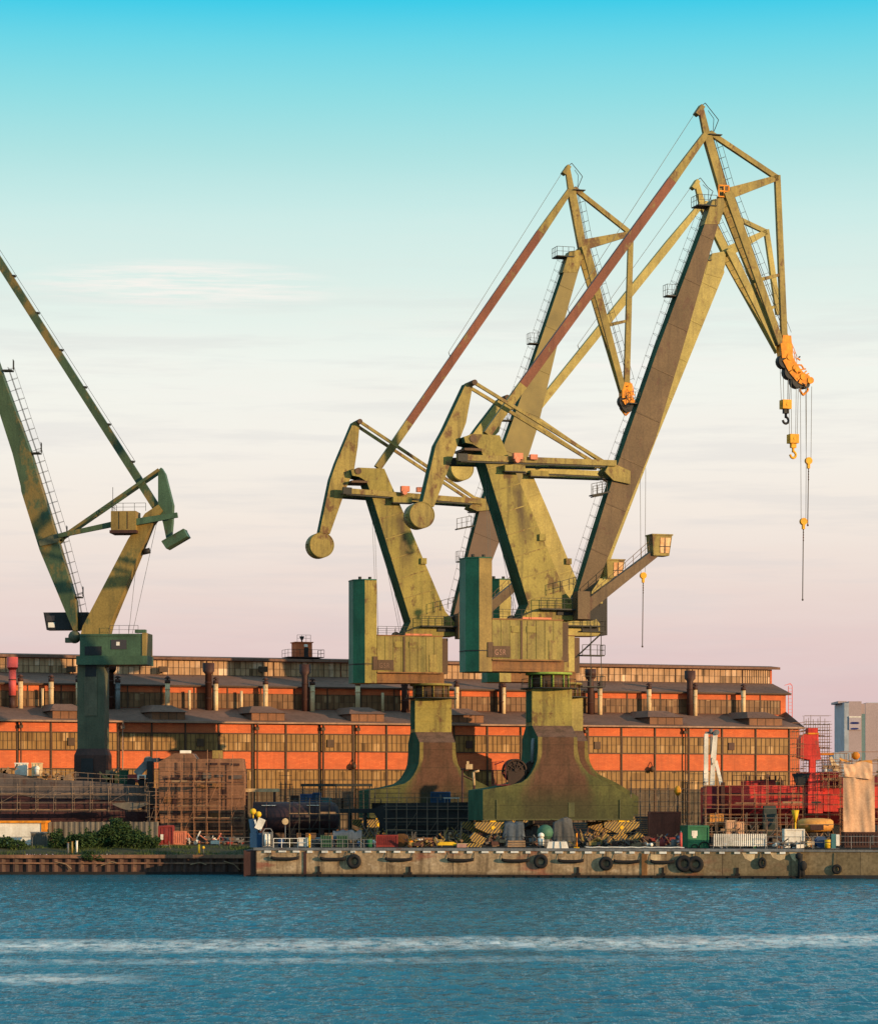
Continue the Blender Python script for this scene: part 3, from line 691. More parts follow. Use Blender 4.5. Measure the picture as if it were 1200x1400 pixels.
def stained_mat():
    m = paint('olive paint with a sooty stain', (.265, .21, .048), (.055, .042, .02), .75, (.10, .055, .02), .32, streak=.16)
    t = NT(m.node_tree); b = t.n['Principled BSDF']; old = b.inputs['Base Color'].links[0].from_socket
    v = t.new('ShaderNodeTexCoord').outputs['Object']; sp = t.new('ShaderNodeSeparateXYZ'); t.link(v, sp.inputs[0])
    (xa, za), (xb, zb) = A.p(706, 668, -1.6), A.p(724, 765, -1.6)
    n = t.noise(t.mapping(v, (1.3, 1, .35)), 1.0, 4, .65)
    mid = t.math('ADD', t.math('MULTIPLY', t.math('SUBTRACT', sp.outputs[2], za), (xb-xa)/(zb-za)), xa)
    dx = t.math('ABSOLUTE', t.math('SUBTRACT', t.math('SUBTRACT', sp.outputs[0], mid), t.math('MULTIPLY', t.math('SUBTRACT', n, .5), 1.6)))
    fx = t.math('SUBTRACT', 1, t.math('DIVIDE', dx, 1.05), clamp=True)
    mr = t.new('ShaderNodeMapRange'); t.link(sp.outputs[2], mr.inputs[0]); mr.inputs[1].default_value = zb; mr.inputs[2].default_value = zb+4.5
    m2 = t.new('ShaderNodeMapRange'); t.link(sp.outputs[2], m2.inputs[0]); m2.inputs[1].default_value = za+1.4; m2.inputs[2].default_value = za-.4
    k = t.math('MULTIPLY', t.math('MULTIPLY', fx, mr.outputs[0]), t.math('MULTIPLY', m2.outputs[0], .85))
    t.link(t.mix(k, old, (.05, .03, .018)), b.inputs['Base Color'])
    return m
M['stained'] = stained_mat()
def pedestal_mat():
    m, t, b = base_mat('pedestal paint, primer and grime')
    v = t.new('ShaderNodeTexCoord').outputs['Object']; sp = t.new('ShaderNodeSeparateXYZ'); t.link(v, sp.inputs[0])
    x, y, z = sp.outputs
    n = t.noise(v, .5, 5, .65); n2 = t.noise(t.mapping(v, (1.2, 1.2, .25)), 1.0, 5, .65); fine = t.noise(v, 4.5, 4)
    green = t.mix(t.ramp(n, [(.3,0),(.7,1)]), (.060,.066,.024), (.115,.112,.036))
    def rng(sock, a, c):
        mr = t.new('ShaderNodeMapRange'); t.link(sock, mr.inputs[0]); mr.inputs[1].default_value = a; mr.inputs[2].default_value = c; return mr.outputs[0]
    half = t.math('ADD', 1.72, t.math('MULTIPLY', rng(z, 9.5, 5.5), 1.5))
    edge = t.math('SUBTRACT', t.math('ABSOLUTE', t.math('SUBTRACT', x, .1)), half)
    edge = t.math('ADD', edge, t.math('MULTIPLY', t.math('MULTIPLY', t.math('SUBTRACT', n2, .5), rng(z, 10.0, 6.0)), 4.0))
    soft = t.math('ADD', .04, t.math('MULTIPLY', rng(z, 10.0, 6.0), 1.3))
    inside = t.math('SUBTRACT', 1, t.math('DIVIDE', edge, soft), clamp=True)
    prim = t.mix(t.ramp(n, [(.3,0),(.7,1)]), (.080,.038,.023), (.118,.058,.035))
    prim = t.mix(t.math('MULTIPLY', rng(z, 7.2, 4.6), .8), prim, (.040,.040,.018))
    strip = t.mix(t.math('MULTIPLY', rng(z, 8.0, 9.6), .9), green, (.20,.15,.045))
    col = t.mix(inside, strip, prim)
    col = t.mix(t.math('MULTIPLY', rng(z, 11.72, 11.78), 1.0), col, (.155,.088,.062))
    col = t.mix(t.math('MULTIPLY', t.ramp(n2, [(.46,0),(.7,1)]), .6), col, (.025,.022,.013))
    low = t.math('MULTIPLY', rng(z, 6.2, 3.0), .6)  # shade at the pedestal foot painted in as darker green
    col = t.mix(low, col, (.038,.043,.020))
    seam = t.math('LESS_THAN', t.math('FRACT', t.math('MULTIPLY', z, .46)), .025)
    col = t.mix(t.math('MULTIPLY', seam, .5), col, (.02,.018,.012))
    col = t.mix(.6, col, t.ramp(fine, [(.3,.33),(.7,.67)]), 'OVERLAY')
    t.link(col, b.inputs['Base Color']); b.inputs['Roughness'].default_value = .7; b.inputs['Specular IOR Level'].default_value = .15
    return m
M['pedestal'] = pedestal_mat()
M['mauve2'] = paint('faded letter paint', (.33, .17, .12), None, .2)
M['ringgreen'] = paint('new yellow green paint', (.26, .36, .06), None, .3, (.1,.05,.03), .1)

jw = lambda f: .75 + 1.0*math.sin(math.pi*min(1, f*.62+.16))**1.2
P2 = dict(jib_w=jw, body='olive', mast='mast', jib_mat='jibbrown', house='olive_house', box='ochre', newring=1, letters=1, seed=3, pylon='stained',
    jib=[(788,815),(838,653),(873,552),(898,480),(967,296),(972,284),(989,280),(974,333),(932,480),(896,600),(868,668),(818,795),(801,820)],
    cap=[(963,306),(971,280),(975,272),(990,270),(990,285),(983,306)], head=(990,268), pivot=(794,818),
    ladder=[(789,802),(836,655),(874,552),(924,405),(968,286)], bracket=[(826,645),(834,632),(861,644),(861,662),(838,657)],
    top=(957,146), att=(965,182), tip=(1069,476), apex=(1062,243), kp=(997,264), staytip=(1072,474), brace=((1036,383),(1071,374)),
    frame=(989,261), sheave_pts=[(1071,470),(1073,490),(1081,505),(1091,517),(1101,522)],
    tie=(665,594), tie_mats=['mast','redtie'], clever=[(637,524),(647,522),(643,545),(637,578),(624,612),(593,693),(577,689),(596,608),(607,588)],
    disc=(577,704), disc_r=1.42, rods=[(643,525),(822,634)], rack=[(617,628),(836,635)], pin=(640,602), drive=(701,632),
    arm=[(797,832),(899,753)], stair=1,
    hooks=[('block',1074,553,[(0,500,-.55),(0,505,-.25),(0,505,.2),(0,510,.45)],0,1), ('block',1084,600,[(0,515,-.45),(0,515,-.2),(0,515,.3),(0,515,.5)],-.4,0),
           ('sheave',1105,630,[(0,528,-.28),(0,528,.3)],.4,718), ('sheave',1098,713,[(0,528,-.28),(0,528,.3)],-.6,820)])
P1 = dict(jib_w=jw, body='olive', mast='mast', jib_mat='jibmix', house='olive_house', box='olive', seed=5, pylon='stained',
    jib=[(618,850),(637,770),(655,700),(700,577),(724,509),(772,368),(777,352),(795,345),(793,362),(762,471),(736,580),(698,700),(672,768),(640,850)],
    cap=[(769,372),(776,350),(779,343),(796,341),(795,358),(790,372)], head=(796,341), pivot=(622,848),
    ladder=[(621,840),(639,768),(655,700),(699,575),(736,470),(775,355)], bracket=[(641,694),(650,679),(672,685),(675,697),(652,699)],
    top=(775,228), att=(780,258), tip=(854,540), apex=(862,319), kp=(800,334), staytip=(856,535), brace=((833,444),(859,438)),
    sheave_pts=[(855,534),(855,545),(858,551)], tie=(516,640), tie_mats=['mast','redtie'],
    clever=[(483,577),(492,576),(489,610),(484,643),(473,668),(451,730),(437,727),(452,655),(460,632)],
    disc=(440,745), disc_r=1.5, rods=[(488,578),(648,684)], rack=[(463,673),(654,687)], pin=(485,646), drive=(548,676),
    arm=[(634,860),(727,781)],
    hooks=[('sheave',879,787,[(0,640,-.3),(0,640,.25)],.4,884)])
P3 = dict(jib_w=jw, body='olive_pale', mast='olive_pale', jib_mat='olive_pale', house='olive_pale', box='olive_pale', seed=8, pale=1, pylon='olive_pale', pylon_dx=1.6, fly='olive_pale',
    jib=[(806,795),(845,672),(868,605),(962,372),(966,358),(987,350),(990,372),(896,603),(842,745),(822,800)],
    cap=[(964,374),(968,356),(974,346),(992,343),(991,362),(986,380)], head=(992,345), pivot=(812,798),
    ladder=[(806,790),(846,668),(868,600),(920,460),(962,360)], bracket=[(826,650),(834,640),(856,646),(858,660),(838,658)],
    top=(951,248), att=(959,278), tip=(1067,486), apex=(1047,317), kp=(996,343), staytip=(1064,430), brace=((1042,425),(1063,418)),
    sheaves=0, sheave_pts=[], tie=(690,612), tie_mats=['olive_pale','olive_pale'],
    clever=[(683,545),(692,543),(690,562),(682,590),(660,612),(640,628),(630,625),(640,602),(656,580)],
    disc=(632,640), disc_r=1.45, rods=[(688,545),(828,640)], rack=[(690,644),(834,650)], pin=(668,606), drive=(735,640),
    arm=[(815,812),(836,785)], army=-2.0)

def jibmix():
    m, t, b = base_mat('jib paint fading to brown')
    v = t.new('ShaderNodeTexCoord').outputs['Object']
    sp = t.new('ShaderNodeSeparateXYZ'); t.link(v, sp.inputs[0])
    n = t.noise(v, .4, 4)
    z = t.math('ADD', sp.outputs[2], t.math('MULTIPLY', t.math('SUBTRACT', n, .5), 9))
    mr = t.new('ShaderNodeMapRange'); t.link(z, mr.inputs[0]); mr.inputs[1].default_value = 39.5; mr.inputs[2].default_value = 42.5
    up = t.mix(t.ramp(n, [(.3,0),(.7,1)]), (.15,.115,.034), (.24,.18,.05))
    dn = t.mix(t.ramp(n, [(.3,0),(.7,1)]), (.085,.052,.034), (.12,.07,.042))
    t.link(t.mix(mr.outputs[0], dn, up), b.inputs['Base Color']); b.inputs['Roughness'].default_value = .65
    return m
M['jibmix'] = jibmix()

FB, FC = Frame(589, 358, 16, 1.023), Frame(768, 380, 18, 1.078)
crane_a, base_a = make_crane('olive crane nearest the water with brown jib and four orange hook blocks at its tip', A, P2)
crane_b, base_b = make_crane('olive crane standing behind the low black barge, its long tie beam painted flaking red', FB, P1)
crane_c, base_c = make_crane('pale yellow crane mostly hidden behind the nearest crane, jib parallel to its brown one', FC, P3)

# cable reel riding on the nearest crane's left leg
q0 = Vector((-4.35, -2.7, 8.15))
mb = MB()
for s_ in (-.75, .75):
    mb.torus(q0+Vector((0,s_,0)), 1.12, .13, n=26, k=6); mb.torus(q0+Vector((0,s_,0)), .62, .07, n=20, k=5)
    for k in range(10):
        a = k*math.pi/5; mb.beam(q0+Vector((.2*math.cos(a),s_,.2*math.sin(a))), q0+Vector((1.1*math.cos(a),s_,1.1*math.sin(a))), .11, .1)
mb.tube(q0+Vector((0,-.68,0)), q0+Vector((0,.68,0)), .92, 22)
for k in range(9): mb.torus(q0+Vector((0,-.6+.15*k,0)), .92, .07, n=22, k=5)
mb.tube(q0+Vector((0,-1.0,0)), q0+Vector((0,1.0,0)), .22, 12)
mb.box(q0.x-.9, q0.x+.9, q0.y-.95, q0.y-.85, q0.z-1.5, q0.z-.1)
mb.tube(q0+Vector((1.75,-.3,.35)), q0+Vector((1.75,.6,.35)), .62, 16); mb.torus(q0+Vector((1.75,-.3,.35)), .6, .09, n=18, k=5)
mb.box(q0.x+.9, q0.x+2.3, q0.y-.2, q0.y+.9, q0.z-1.3, q0.z-.2)
reel = mb.build('cable_reel', 'reel', base_a)
mb = MB(); mb.box(q0.x-2.2, q0.x+2.2, q0.y-1.2, q0.y+1.4, q0.z-1.62, q0.z-1.52); rail(mb, [(q0.x-2.2,q0.y+1.3,q0.z-1.5),(q0.x-2.2,q0.y-1.1,q0.z-1.5),(q0.x-1.2,q0.y-1.1,q0.z-1.5)], 2.4, .035, .7)
mb.tube((q0.x-2.2,q0.y,q0.z+.6),(q0.x-1.2,q0.y,q0.z+1.0),.06,5); mb.build('reel_railing', 'reddark', reel)
MB().tube((-2.5,-3.2,9.0),(-2.4,-3.2,11.6),.16,8).build('cable_pipe', 'steel', base_a); MB().tube((-2.45,-2.4,9.0),(-2.35,-2.4,11.4),.1,8).build('cable_pipe', 'steel', base_a)

# ---- the smaller green crane at the left edge
D = Frame(127, 356, 175)     # its jib points left, slightly away
def mirror_note(): pass
rt = thing('shipyard_crane', 'smaller dark green crane with ochre patches, its jib pointing away from the other cranes', 'crane', D.C, D.yaw, 'tall shipyard cranes')
hw = 1.4
v = D.v
mb = MB(); x0, x1 = D.p(146,1000,0)[0], D.p(109,1000,0)[0]; zt, zb = D.p(127,908)[1], D.p(127,1024)[1]
mb.box(x0, x1, -hw, hw, zb, zt); mb.box(x0+.9, x1-.9, hw+.003, hw+.08, zb+4, zt-.8, 1); mb.box(x0+1.0, x1-1.0, hw+.081, hw+.12, zt-1.6, zt-.1, 2)
mb.build('column', ['colgreen', 'colpanel', 'black'], rt)
mb = MB(); mb.rings([[(x0-.3,-hw-.5,0),(x1+.35,-hw-.5,0),(x1+.35,hw+.5,0),(x0-.3,hw+.5,0)], [(x0-.25,-hw-.4,zb-.8),(x1+.3,-hw-.4,zb-.8),(x1+.3,hw+.4,zb-.8),(x0-.25,hw+.4,zb-.8)], [(x0,-hw,zb-.003),(x1,-hw,zb-.003),(x1,hw,zb-.003),(x0,hw,zb-.003)]])
mb.prism([(x0+.9,.1),(x1-.2,.1),(x1-.6,zb-1.2),(x0+1.3,zb-1.2)], hw+.51, hw+.55, 1)
mb.build('base', ['stackbrown', 'black'], rt)
xa, xb = D.p(200,880,2)[0], D.p(109,880,2)[0]; z0, z1, z2 = D.p(150,910)[1], D.p(150,898)[1], D.p(150,868)[1]
mb = MB(); mb.box(xa-.1, xb+.4, -2.2, 2.2, z0, z1); mb.build('slew_platform', 'camogreen', rt)
mb = MB(); mb.box(xa+.5, xb-.003, -2.0, 2.0, z1+.003, z2); mb.box(xa, xa+.497, -2.1, 2.1, z1+.003, z2+.1, 1); mb.box(xa+.1, xa+1.4, 1.2, 2.05, z2+.103, z2+.5)
mb.box(xa+1.0, xb-.1, 2.003, 2.1, z2-.25, z2-.05)
hs = mb.build('machine_house', ['camogreen', 'ochre'], rt)
wa, wb = D.p(173,880,2)[0], D.p(152,880,2)[0]
mb = MB(); mb.box(wa, wb, 2.003, 2.06, D.p(150,889)[1], D.p(150,876)[1]); mb.build('window', 'glass', hs)
mb = MB(); mb.box((wa+wb)/2-.1,(wa+wb)/2+.3,2.062,2.12,D.p(150,884)[1],D.p(150,879)[1]); mb.build('work_lamp', 'white', hs)
mb = MB(); mb.box(D.p(139,890,2)[0], D.p(116,890,2)[0], 2.003, 2.07, D.p(150,898)[1]+.1, D.p(150,885)[1]); mb.build('louvre', 'black', hs)
mb = MB(); rail(mb, [(xa+1,2,z2),(D.p(150,868,2)[0],2,z2)], 1.0, .03, 1.2); mb.build('railing', 'thin', hs)
pp = [D.p(x, y, 1.2) for x, y in ((110,868),(113,856),(175,737),(198,702),(216,690),(222,698),(207,716),(151,852),(147,868))]
MB().prism(pp, -1.2, 1.2).build('pylon', 'camo_ochre', rt)
jp = [D.p(x, y, .9) for x, y in ((100,862),(54,752),(29,672),(28,664),(17,620),(-12,530),(-125,190),(-112,186),(0,505),(41,618),(76,730),(103,822),(106,862))]
jib = MB().prism(jp, -.9, .9).build('jib', 'camo', rt)
mb = MB(); lp = [v(x, y) for x, y in ((104,845),(98,815),(76,732),(41,618),(3,505))]
for a, b in zip(lp, lp[1:]): ladder(mb, a, b, Vector((-.75,0,.25)), .5, 1.3, True, .035)
for q in lp[1:]: mb.box(q.x-1.3, q.x-.1, -.7, .7, q.z-.25, q.z-.1); rail(mb, [(q.x-1.3,-.7,q.z-.1),(q.x-1.5,.7,q.z-.1)], 1.2, .04, .7)
mb.build('jib_ladder', 'thin', jib)
bb = [D.p(x, y, 1) for x, y in ((53,740),(76,730),(86,731),(82,738),(78,742),(55,747))]
MB().prism(bb, .903, 1.2).build('luffing_bracket', 'colgreen', jib); MB().prism(bb, -1.2, -.903).build('luffing_bracket', 'colgreen', jib)
a, b = v(216,697), v(-108,190)
tie = MB().beam(a, b, .95, .8).build('tie_beam', 'camo', rt)
mb = MB(); mb.tube(a.lerp(b,.12)+Vector((-.7,0,.45)), a.lerp(b,.8)+Vector((-.7,0,.45)), .03, 4)
for k in (.12,.22,.32,.42,.52,.62): q = a.lerp(b,k); mb.tube(q, q+Vector((-.75,0,.5)), .05, 4); mb.box(q.x-.6,q.x-.2,-.4,.4,q.z+.3,q.z+.5)
mb.build('tie_handrail', 'thin', tie)
cp = [D.p(x, y, .7) for x, y in ((216,643),(220,639),(225,647),(236,690),(235,714),(233,736),(227,736),(223,716),(216,692))]
lev = MB().prism(cp, -.7, .7).build('counter_lever', 'camogreen', rt)
wq = [D.p(x, y, 1.3) for x, y in ((221,741),(251,724),(256,733),(227,750))]
mb = MB().prism(wq, -1.3, 1.3); mb.prism([(x*.999, z+.12) for x, z in (wq[0], wq[1])] + [(wq[1][0], wq[1][1]+.02), (wq[0][0], wq[0][1]+.02)], -1.4, 1.4)
mb.build('counterweight', 'camogreen', lev)
for s in (-.9, .9):
    MB().beam(v(219,643)+Vector((0,s,0)), v(83,737)+Vector((0,s*.8,0)), .34, .3).build('luffing_rod', 'camo', rt)
MB().beam(v(83,734)+Vector((0,1.3,0)), v(158,718)+Vector((0,1.3,0)), .5, .5, w1=.65).build('luffing_rack', 'camo', rt)
MB().beam(v(187,716)+Vector((0,1.7,0)), v(246,706)+Vector((0,1.7,0)), .8, .5, w1=.6).build('rack_beam', 'camogreen', rt)
ca, cb = D.p(186,715,2)[0], D.p(152,715,2)[0]; cz0, cz1 = D.p(170,731)[1], D.p(170,701)[1]
mb = MB(); mb.box(ca, cb, -.9, 2.2, cz0+.35, cz1); mb.box(ca-.1, cb+.15, -1, 2.3, cz0, cz0+.347, 1)
for k in (1,2): xx = ca+(cb-ca)*k/3; mb.box(xx-.03,xx+.03,2.203,2.25,cz0+.5,cz1-.1,1)
mh = mb.build('drive_cabin', ['ochre', 'stackbrown'], rt)
mb = MB(); rail(mb, [(ca-1.2,2.1,cz1),(cb-.1,2.1,cz1),(cb-.1,-.8,cz1)], .95, .035, 1.2); mb.tube((cb-.2,2,cz1),(cb-.2,2,cz1+2.9),.04,4); mb.build('railing', 'thin', mh)
kx0, kx1 = D.p(122,850,-1)[0], D.p(61,850,-1)[0]; kz0, kz1 = D.p(90,861)[1], D.p(90,837)[1]
cab = MB().rings([[(kx0,y,kz0) if i in (0,3) else (kx1-.4,y,kz0) for i, y in enumerate((-2.1,-2.1,-.3,-.3))], [(kx0,y,kz1) if i in (0,3) else (kx1,y,kz1) for i, y in enumerate((-2.1,-2.1,-.3,-.3))]]).build('operator_cab', 'black', rt)
mb = MB(); mb.box(kx1-1.4,kx1-.35,-.297,-.25,kz0+1.1,kz1-.4); mb.build('cab_window', 'glass', cab)
MB().box(kx1-1.4,kx1-.6,-.297,-.26,kz0+.3,kz0+.9).build('window_glint', 'white', cab)
q = v(102,871,.6); MB().ball((q.x,.6,q.z), .8, 12).box(q.x-.3,q.x+1.1,.2,1.0,q.z-.7,q.z-.1).build('floodlight', 'colgreen', rt)
mb = MB(); mb.tube(v(214,716),v(181,866),.03,4); mb.tube(v(190,738),v(176,866),.03,4); mb.build('winch_rope', 'rope', rt)
mb = MB(); q=v(195,755); mb.tube(q, q+Vector((-.9,0,.2)), .35, 10); mb.build('sheave', 'black', rt)
# ---------------------------------------------------------------- the long brick hall
HP = Vector((wx(0, 370), 370, 0)); HA = math.atan2(36.9, 105.4); HU, HV = math.cos(HA), math.sin(HA)
def hs_at(px, d=0.0):
    t = (px-HX)/F; ox, oy = HP.x - HV*d, HP.y + HU*d
    return (t*oy - ox)/(HU - t*HV)
def hz_at(px, py, d=0.0):
    s = hs_at(px, d); Y = HP.y + HV*s + HU*d
    return wz(py, Y)
hall = thing('brick_hall', 'long red brick shipyard hall with three stepped tiers of glazing and dark roofs', 'factory hall', HP, HA)
SL = -22.0
E1, E2, E3 = hs_at(1093, 0), hs_at(1074, 9.5), hs_at(1055, 19)
zE, zU0, zU1, zC0, zC1 = 18.1, 20.1, 23.2, 25.0, 27.15
mb = MB()
mb.box(SL, E1, 0, .5, 2.9, zE); mb.add([(E1,0,2.9),(E1,40,2.9),(E1,40,zE),(E1,0,zE)], [(0,1,2,3)])
mb.box(SL, E2, 9.5, 10, zU0-1, zU1); mb.add([(E2,9.5,zE-1),(E2,30,zE-1),(E2,30,zU1),(E2,9.5,zU1)], [(0,1,2,3)])
mb.box(SL, E3, 19, 19.4, zC0-1, zC1); mb.add([(E3,19,zU1),(E3,24,zU1),(E3,24,zC1),(E3,19,zC1)], [(0,1,2,3)])
mb.box(SL, E1, 40, 40.5, 2.9, zE)
for xe, dirn in ((SL, -1),):
    prof_ = [(0,2.9),(0,zE),(9.5,zU0),(9.5,zU1),(19,zC0),(19,zC1),(21.5,zC1+.3),(30,zU1-.4),(40,zE-.4),(40,2.9)]
    vs_ = [(xe-.02, y, z) for y, z in prof_] + [(xe-.4, y, z) for y, z in prof_]; n_ = len(prof_)
    mb.add(vs_, [tuple(range(n_)), tuple(range(n_, 2*n_))[::-1]] + [(i, n_+i, n_+(i+1) % n_, (i+1) % n_) for i in range(n_)])
hw_ = mb.build('wall', 'brick', hall)
def roof(name, pts, th=.22):
    lo = [(x, y, z-th) for x, y, z in pts]
    return MB().rings([lo, pts], 0).build(name, 'roof', hall)
roof('roof', [(SL,-.55,zE-.05+.15),(E1+.5,-.55,zE+.1),(E1-.6,9.5,zU0+.15),(SL,9.5,zU0+.15)])
roof('roof', [(E1+.5,-.6,zE+.098),(E1+.5,40,zE+.1),(E2+.02,30,zU0+.6),(E2+.02,9.5,zU0+.6)])
r2 = roof('roof', [(SL,9.0,zU1+.1),(E2+.6,9.0,zU1+.1),(E3,19,zC0+.1),(SL,19,zC0+.1)])
roof('roof', [(E2+.6,9.002,zU1+.098),(E2+.6,30,zU1+.1),(E3+.1,24,zC0+.1),(E3+.1,19.002,zC0+.1)])
r3 = roof('roof', [(SL,18.3,zC1+.32),(E3+1.0,18.3,zC1+.32),(E3+1.0,21.5,zC1+.62),(SL,21.5,zC1+.62)], .35)
roof('roof', [(SL,21.503,zC1+.62),(E3+1.0,21.503,zC1+.62),(E2,30,zU1),(E1,40,zE),(SL,40,zE)])
MB().box(SL,E1+.5,-.72,-.553,zE-.08,zE+.13).build('gutter', 'gutter', hall)
MB().box(SL,E2+.6,8.85,8.997,zU1-.04,zU1+.1).build('gutter', 'bars', hall)
posts = [hs_at(24+45.85*k) for k in range(-5, 24)]
def bars(mb, x0, x1, y, z0, z1, nx, nz, w=.034):
    for i in range(nx+1): xx = x0+(x1-x0)*i/nx; mb.box(xx-w/2, xx+w/2, y-.07, y-.002, z0, z1)
    for j in range(nz+1): zz = z0+(z1-z0)*j/nz; mb.box(x0, x1, y-.085, y-.0725, zz-w/2, zz+w/2)
    return mb
rnd = random.Random(11)
def window(x0, x1, y, z0, z1, mat, nx, nz, parent=None, name='window', th=.05):
    cx = (x0+x1)/2; hw2 = (x1-x0)/2
    o = MB().box(-hw2, hw2, -th, -.003, 0, z1-z0).build(name, mat, parent or hall, (cx, y, z0))
    bars(MB(), -hw2, hw2, -th-.001, 0, z1-z0, nx, nz).build('glazing_bars', 'bars', o)
    return o
for i, (a, b) in enumerate(zip(posts, posts[1:])):
    if b > E1: b = E1-.1
    nx = 7
    w = window(a+.14, b-.14, 0, 14.5, 16.65, 'pane_low', nx, 2)
    if i % 4 == 2:
        k = a+1.2+rnd.random()*1.5
        MB().box(-.45,.45,-.22,-.06,.5,1.5).build('open_vent', 'bars' if rnd.random()<.6 else 'stackbrown', w, (k-(a+b)/2,0,0))
    window(a+.14, b-.14, 0, 9.55, 12.0, 'pane_low', nx, 2)
    window(a+.14, b-.14, 0, 4.2, 9.45, 'pane_dark', nx, 4, name='lower_window')
for p in posts[1:]: MB().box(p-.09, p+.09, -.16, -.003, 2.9, zE-.1).build('steel_post', 'bars', hall)
for z in (16.72, 14.42, 12.08, 9.5): MB().box(SL, E1, -.13, -.004, z-.05, z+.05).build('steel_band', 'bars', hall)
MB().box(SL, E1, -.12, -.0045, 2.9, 4.15).build('plinth', 'bars', hall)
for k, px in enumerate((24, 163, 347, 437, 485, 797, 932)):
    s = hs_at(px)+ .35
    mb = MB(); mb.tube((s,-.42,5),(s,-.42,zE-.6),.09 if k not in (3,) else .13,6); mb.tube((s,-.42,zE-.6),(s,-.62,zE),.15,6); mb.box(s-.25,s+.25,-.55,-.2,zE-.9,zE-.5)
    mb.build('downpipe', 'gutter' if k in (1,) else 'bars', hall)
for px, py in ((482,1048),(889,1052),(1066,1072)):
    s = hs_at(px); z = hz_at(px, py)
    MB().ball((s,-.6,z),.38,8,sz=1.2).tube((s,-.6,z+.4),(s,-.1,z+1.0),.06,5).build('wall_lamp', 'bars', hall)
# upper tier: brick band above brown glazing
up = [hs_at(38+45.5*k, 9.5) for k in range(-5, 23)]
for i, (a, b) in enumerate(zip(up, up[1:])):
    window(a+.1, min(b, E2)-.1, 9.5, 20.3, 22.28, 'pane_mid', 6, 2, name='shutter_window')
window(up[-1]+.1, E2-.9, 9.5, 20.3, 22.28, 'pane_mid', 6, 2, name='shutter_window')
for p in up: MB().box(p-.07, p+.07, 9.4, 9.497, 20.2, zU1).build('steel_post', 'bars', hall)
cl = [hs_at(8+91.5*k, 19) for k in range(-2, 12)] + [E3-.3]
for i, (a, b) in enumerate(zip(cl, cl[1:])):
    if b-a > 1: window(a+.06, b-.06, 19, zC0+.1, zC1-.1, 'pane_top', 12, 2, name='clerestory_window', th=.06)
# roof monitors with hipped caps
for k in range(-1, 8):
    a, b = hs_at(71.5+136.0*k, .8), hs_at(117+136.0*k, .8)
    if b > E1-1: continue
    w = (b-a)/2; d = MB().box(-w, w, 0, 8.2, 0, 1.15)
    o = d.build('roof_monitor', 'roof', hall, ((a+b)/2, .8, zE+.2))
    MB().rings([[(-w-.35,-.35,1.153),(w+.35,-.35,1.153),(w+.35,8.2,1.153),(-w-.35,8.2,1.153)],[(-w*.7,2.2,2.1),(w*.4,2.2,2.1),(w*.4,8.0,2.15),(-w*.7,8.0,2.15)]]).build('monitor_roof', 'roof', o)
    q = MB().box(-w+.05, w-.05, -.05, -.003, .05, 1.1, 0)
    for i in range(1, 4): xx = -w+2*w*i/4; q.box(xx-.04, xx+.04, -.08, -.052, .05, 1.1, 1)
    q.build('monitor_window', ['pane_mon', 'bars'], o)
# stacks and flues standing in front of the upper tier
for k, px in enumerate((17, 151, 285, 417, 553, 686, 807, 943)):
    s = hs_at(px, 8.4); zt = hz_at(px, 902 + px*.016, 8.4)
    zb = 19.4
    mb = MB(); split = zt-4.7 if k == 0 else None
    m0 = 'stackbrown'
    if k == 0:
        mb.tube((s,8.4,zb),(s,8.4,split),.42,14); mb.tube((s,8.4,split),(s,8.4,zt-1.3),.48,14,mi=1); mb.tube((s,8.4,zt-1.3),(s,8.4,zt-1.0),.48,14,r1=.72,mi=1); mb.tube((s,8.4,zt-1.0),(s,8.4,zt+.35),.72,14,mi=1)
    else:
        mb.tube((s,8.4,zb),(s,8.4,zt-1.5),.44,14); mb.tube((s,8.4,zt-1.5),(s,8.4,zt-1.1),.44,14,r1=.78); mb.tube((s,8.4,zt-1.1),(s,8.4,zt),.78,14)
        mb.tube((s+.55,8.3,zb),(s+.55,8.3,zt-3),.08,6)
    for z in (21.5, 23.6): mb.tube((s,8.4,z),(s,8.4,z+.12),.52,14); mb.tube((s,8.4,z),(s,9.5,z-.2),.06,4)
    o = mb.build('chimney', [m0, 'pinkred'], hall)
    if k == 0: o['label'] = 'stack with pink red top'
for k, px in enumerate((28, 70, 107, 161, 229, 295, 363, 427, 489, 624, 688, 820, 887, 950, 1016)):
    s = hs_at(px, 8.2); zt = hz_at(px, 925 + px*.013, 8.2); zb = 19.3
    mb = MB(); mb.tube((s,8.2,zb),(s,8.2,zt-.5),.32,12); mb.tube((s,8.2,22.6),(s,8.2,22.75),.37,12)
    fl = mb.build('flue_pipe', 'cream' if px != 161 else 'steel', hall)
    mb = MB(); mb.tube((s,8.2,zt-.6),(s,8.2,zt-.15),.38,10); mb.tube((s,8.2,zt),(s,8.2,zt+.35),.48,10,r1=.1); mb.tube((s,8.2,zt-.15),(s,8.2,zt),.12,6)
    mb.build('cowl', 'stackbrown', fl)
for px in (58, 259, 330, 523, 566, 742):
    s = hs_at(px, 8.6); mb = MB(); mb.tube((s,8.6,19.6),(s,8.6,22.6),.19,8); mb.build('drain_pipe', 'cream', hall)
for px in (100, 226, 362, 770):
    s = hs_at(px, 18.0); z = hz_at(px, 916, 18)
    mb = MB(); mb.box(s-.9, s+.3, 17.6, 18.2, z-.3, z+.45); mb.tube((s-.3,18.3,z-.2),(s-.3,18.95,z-.2),.15,6); mb.build('fan_unit', 'bars', hall)
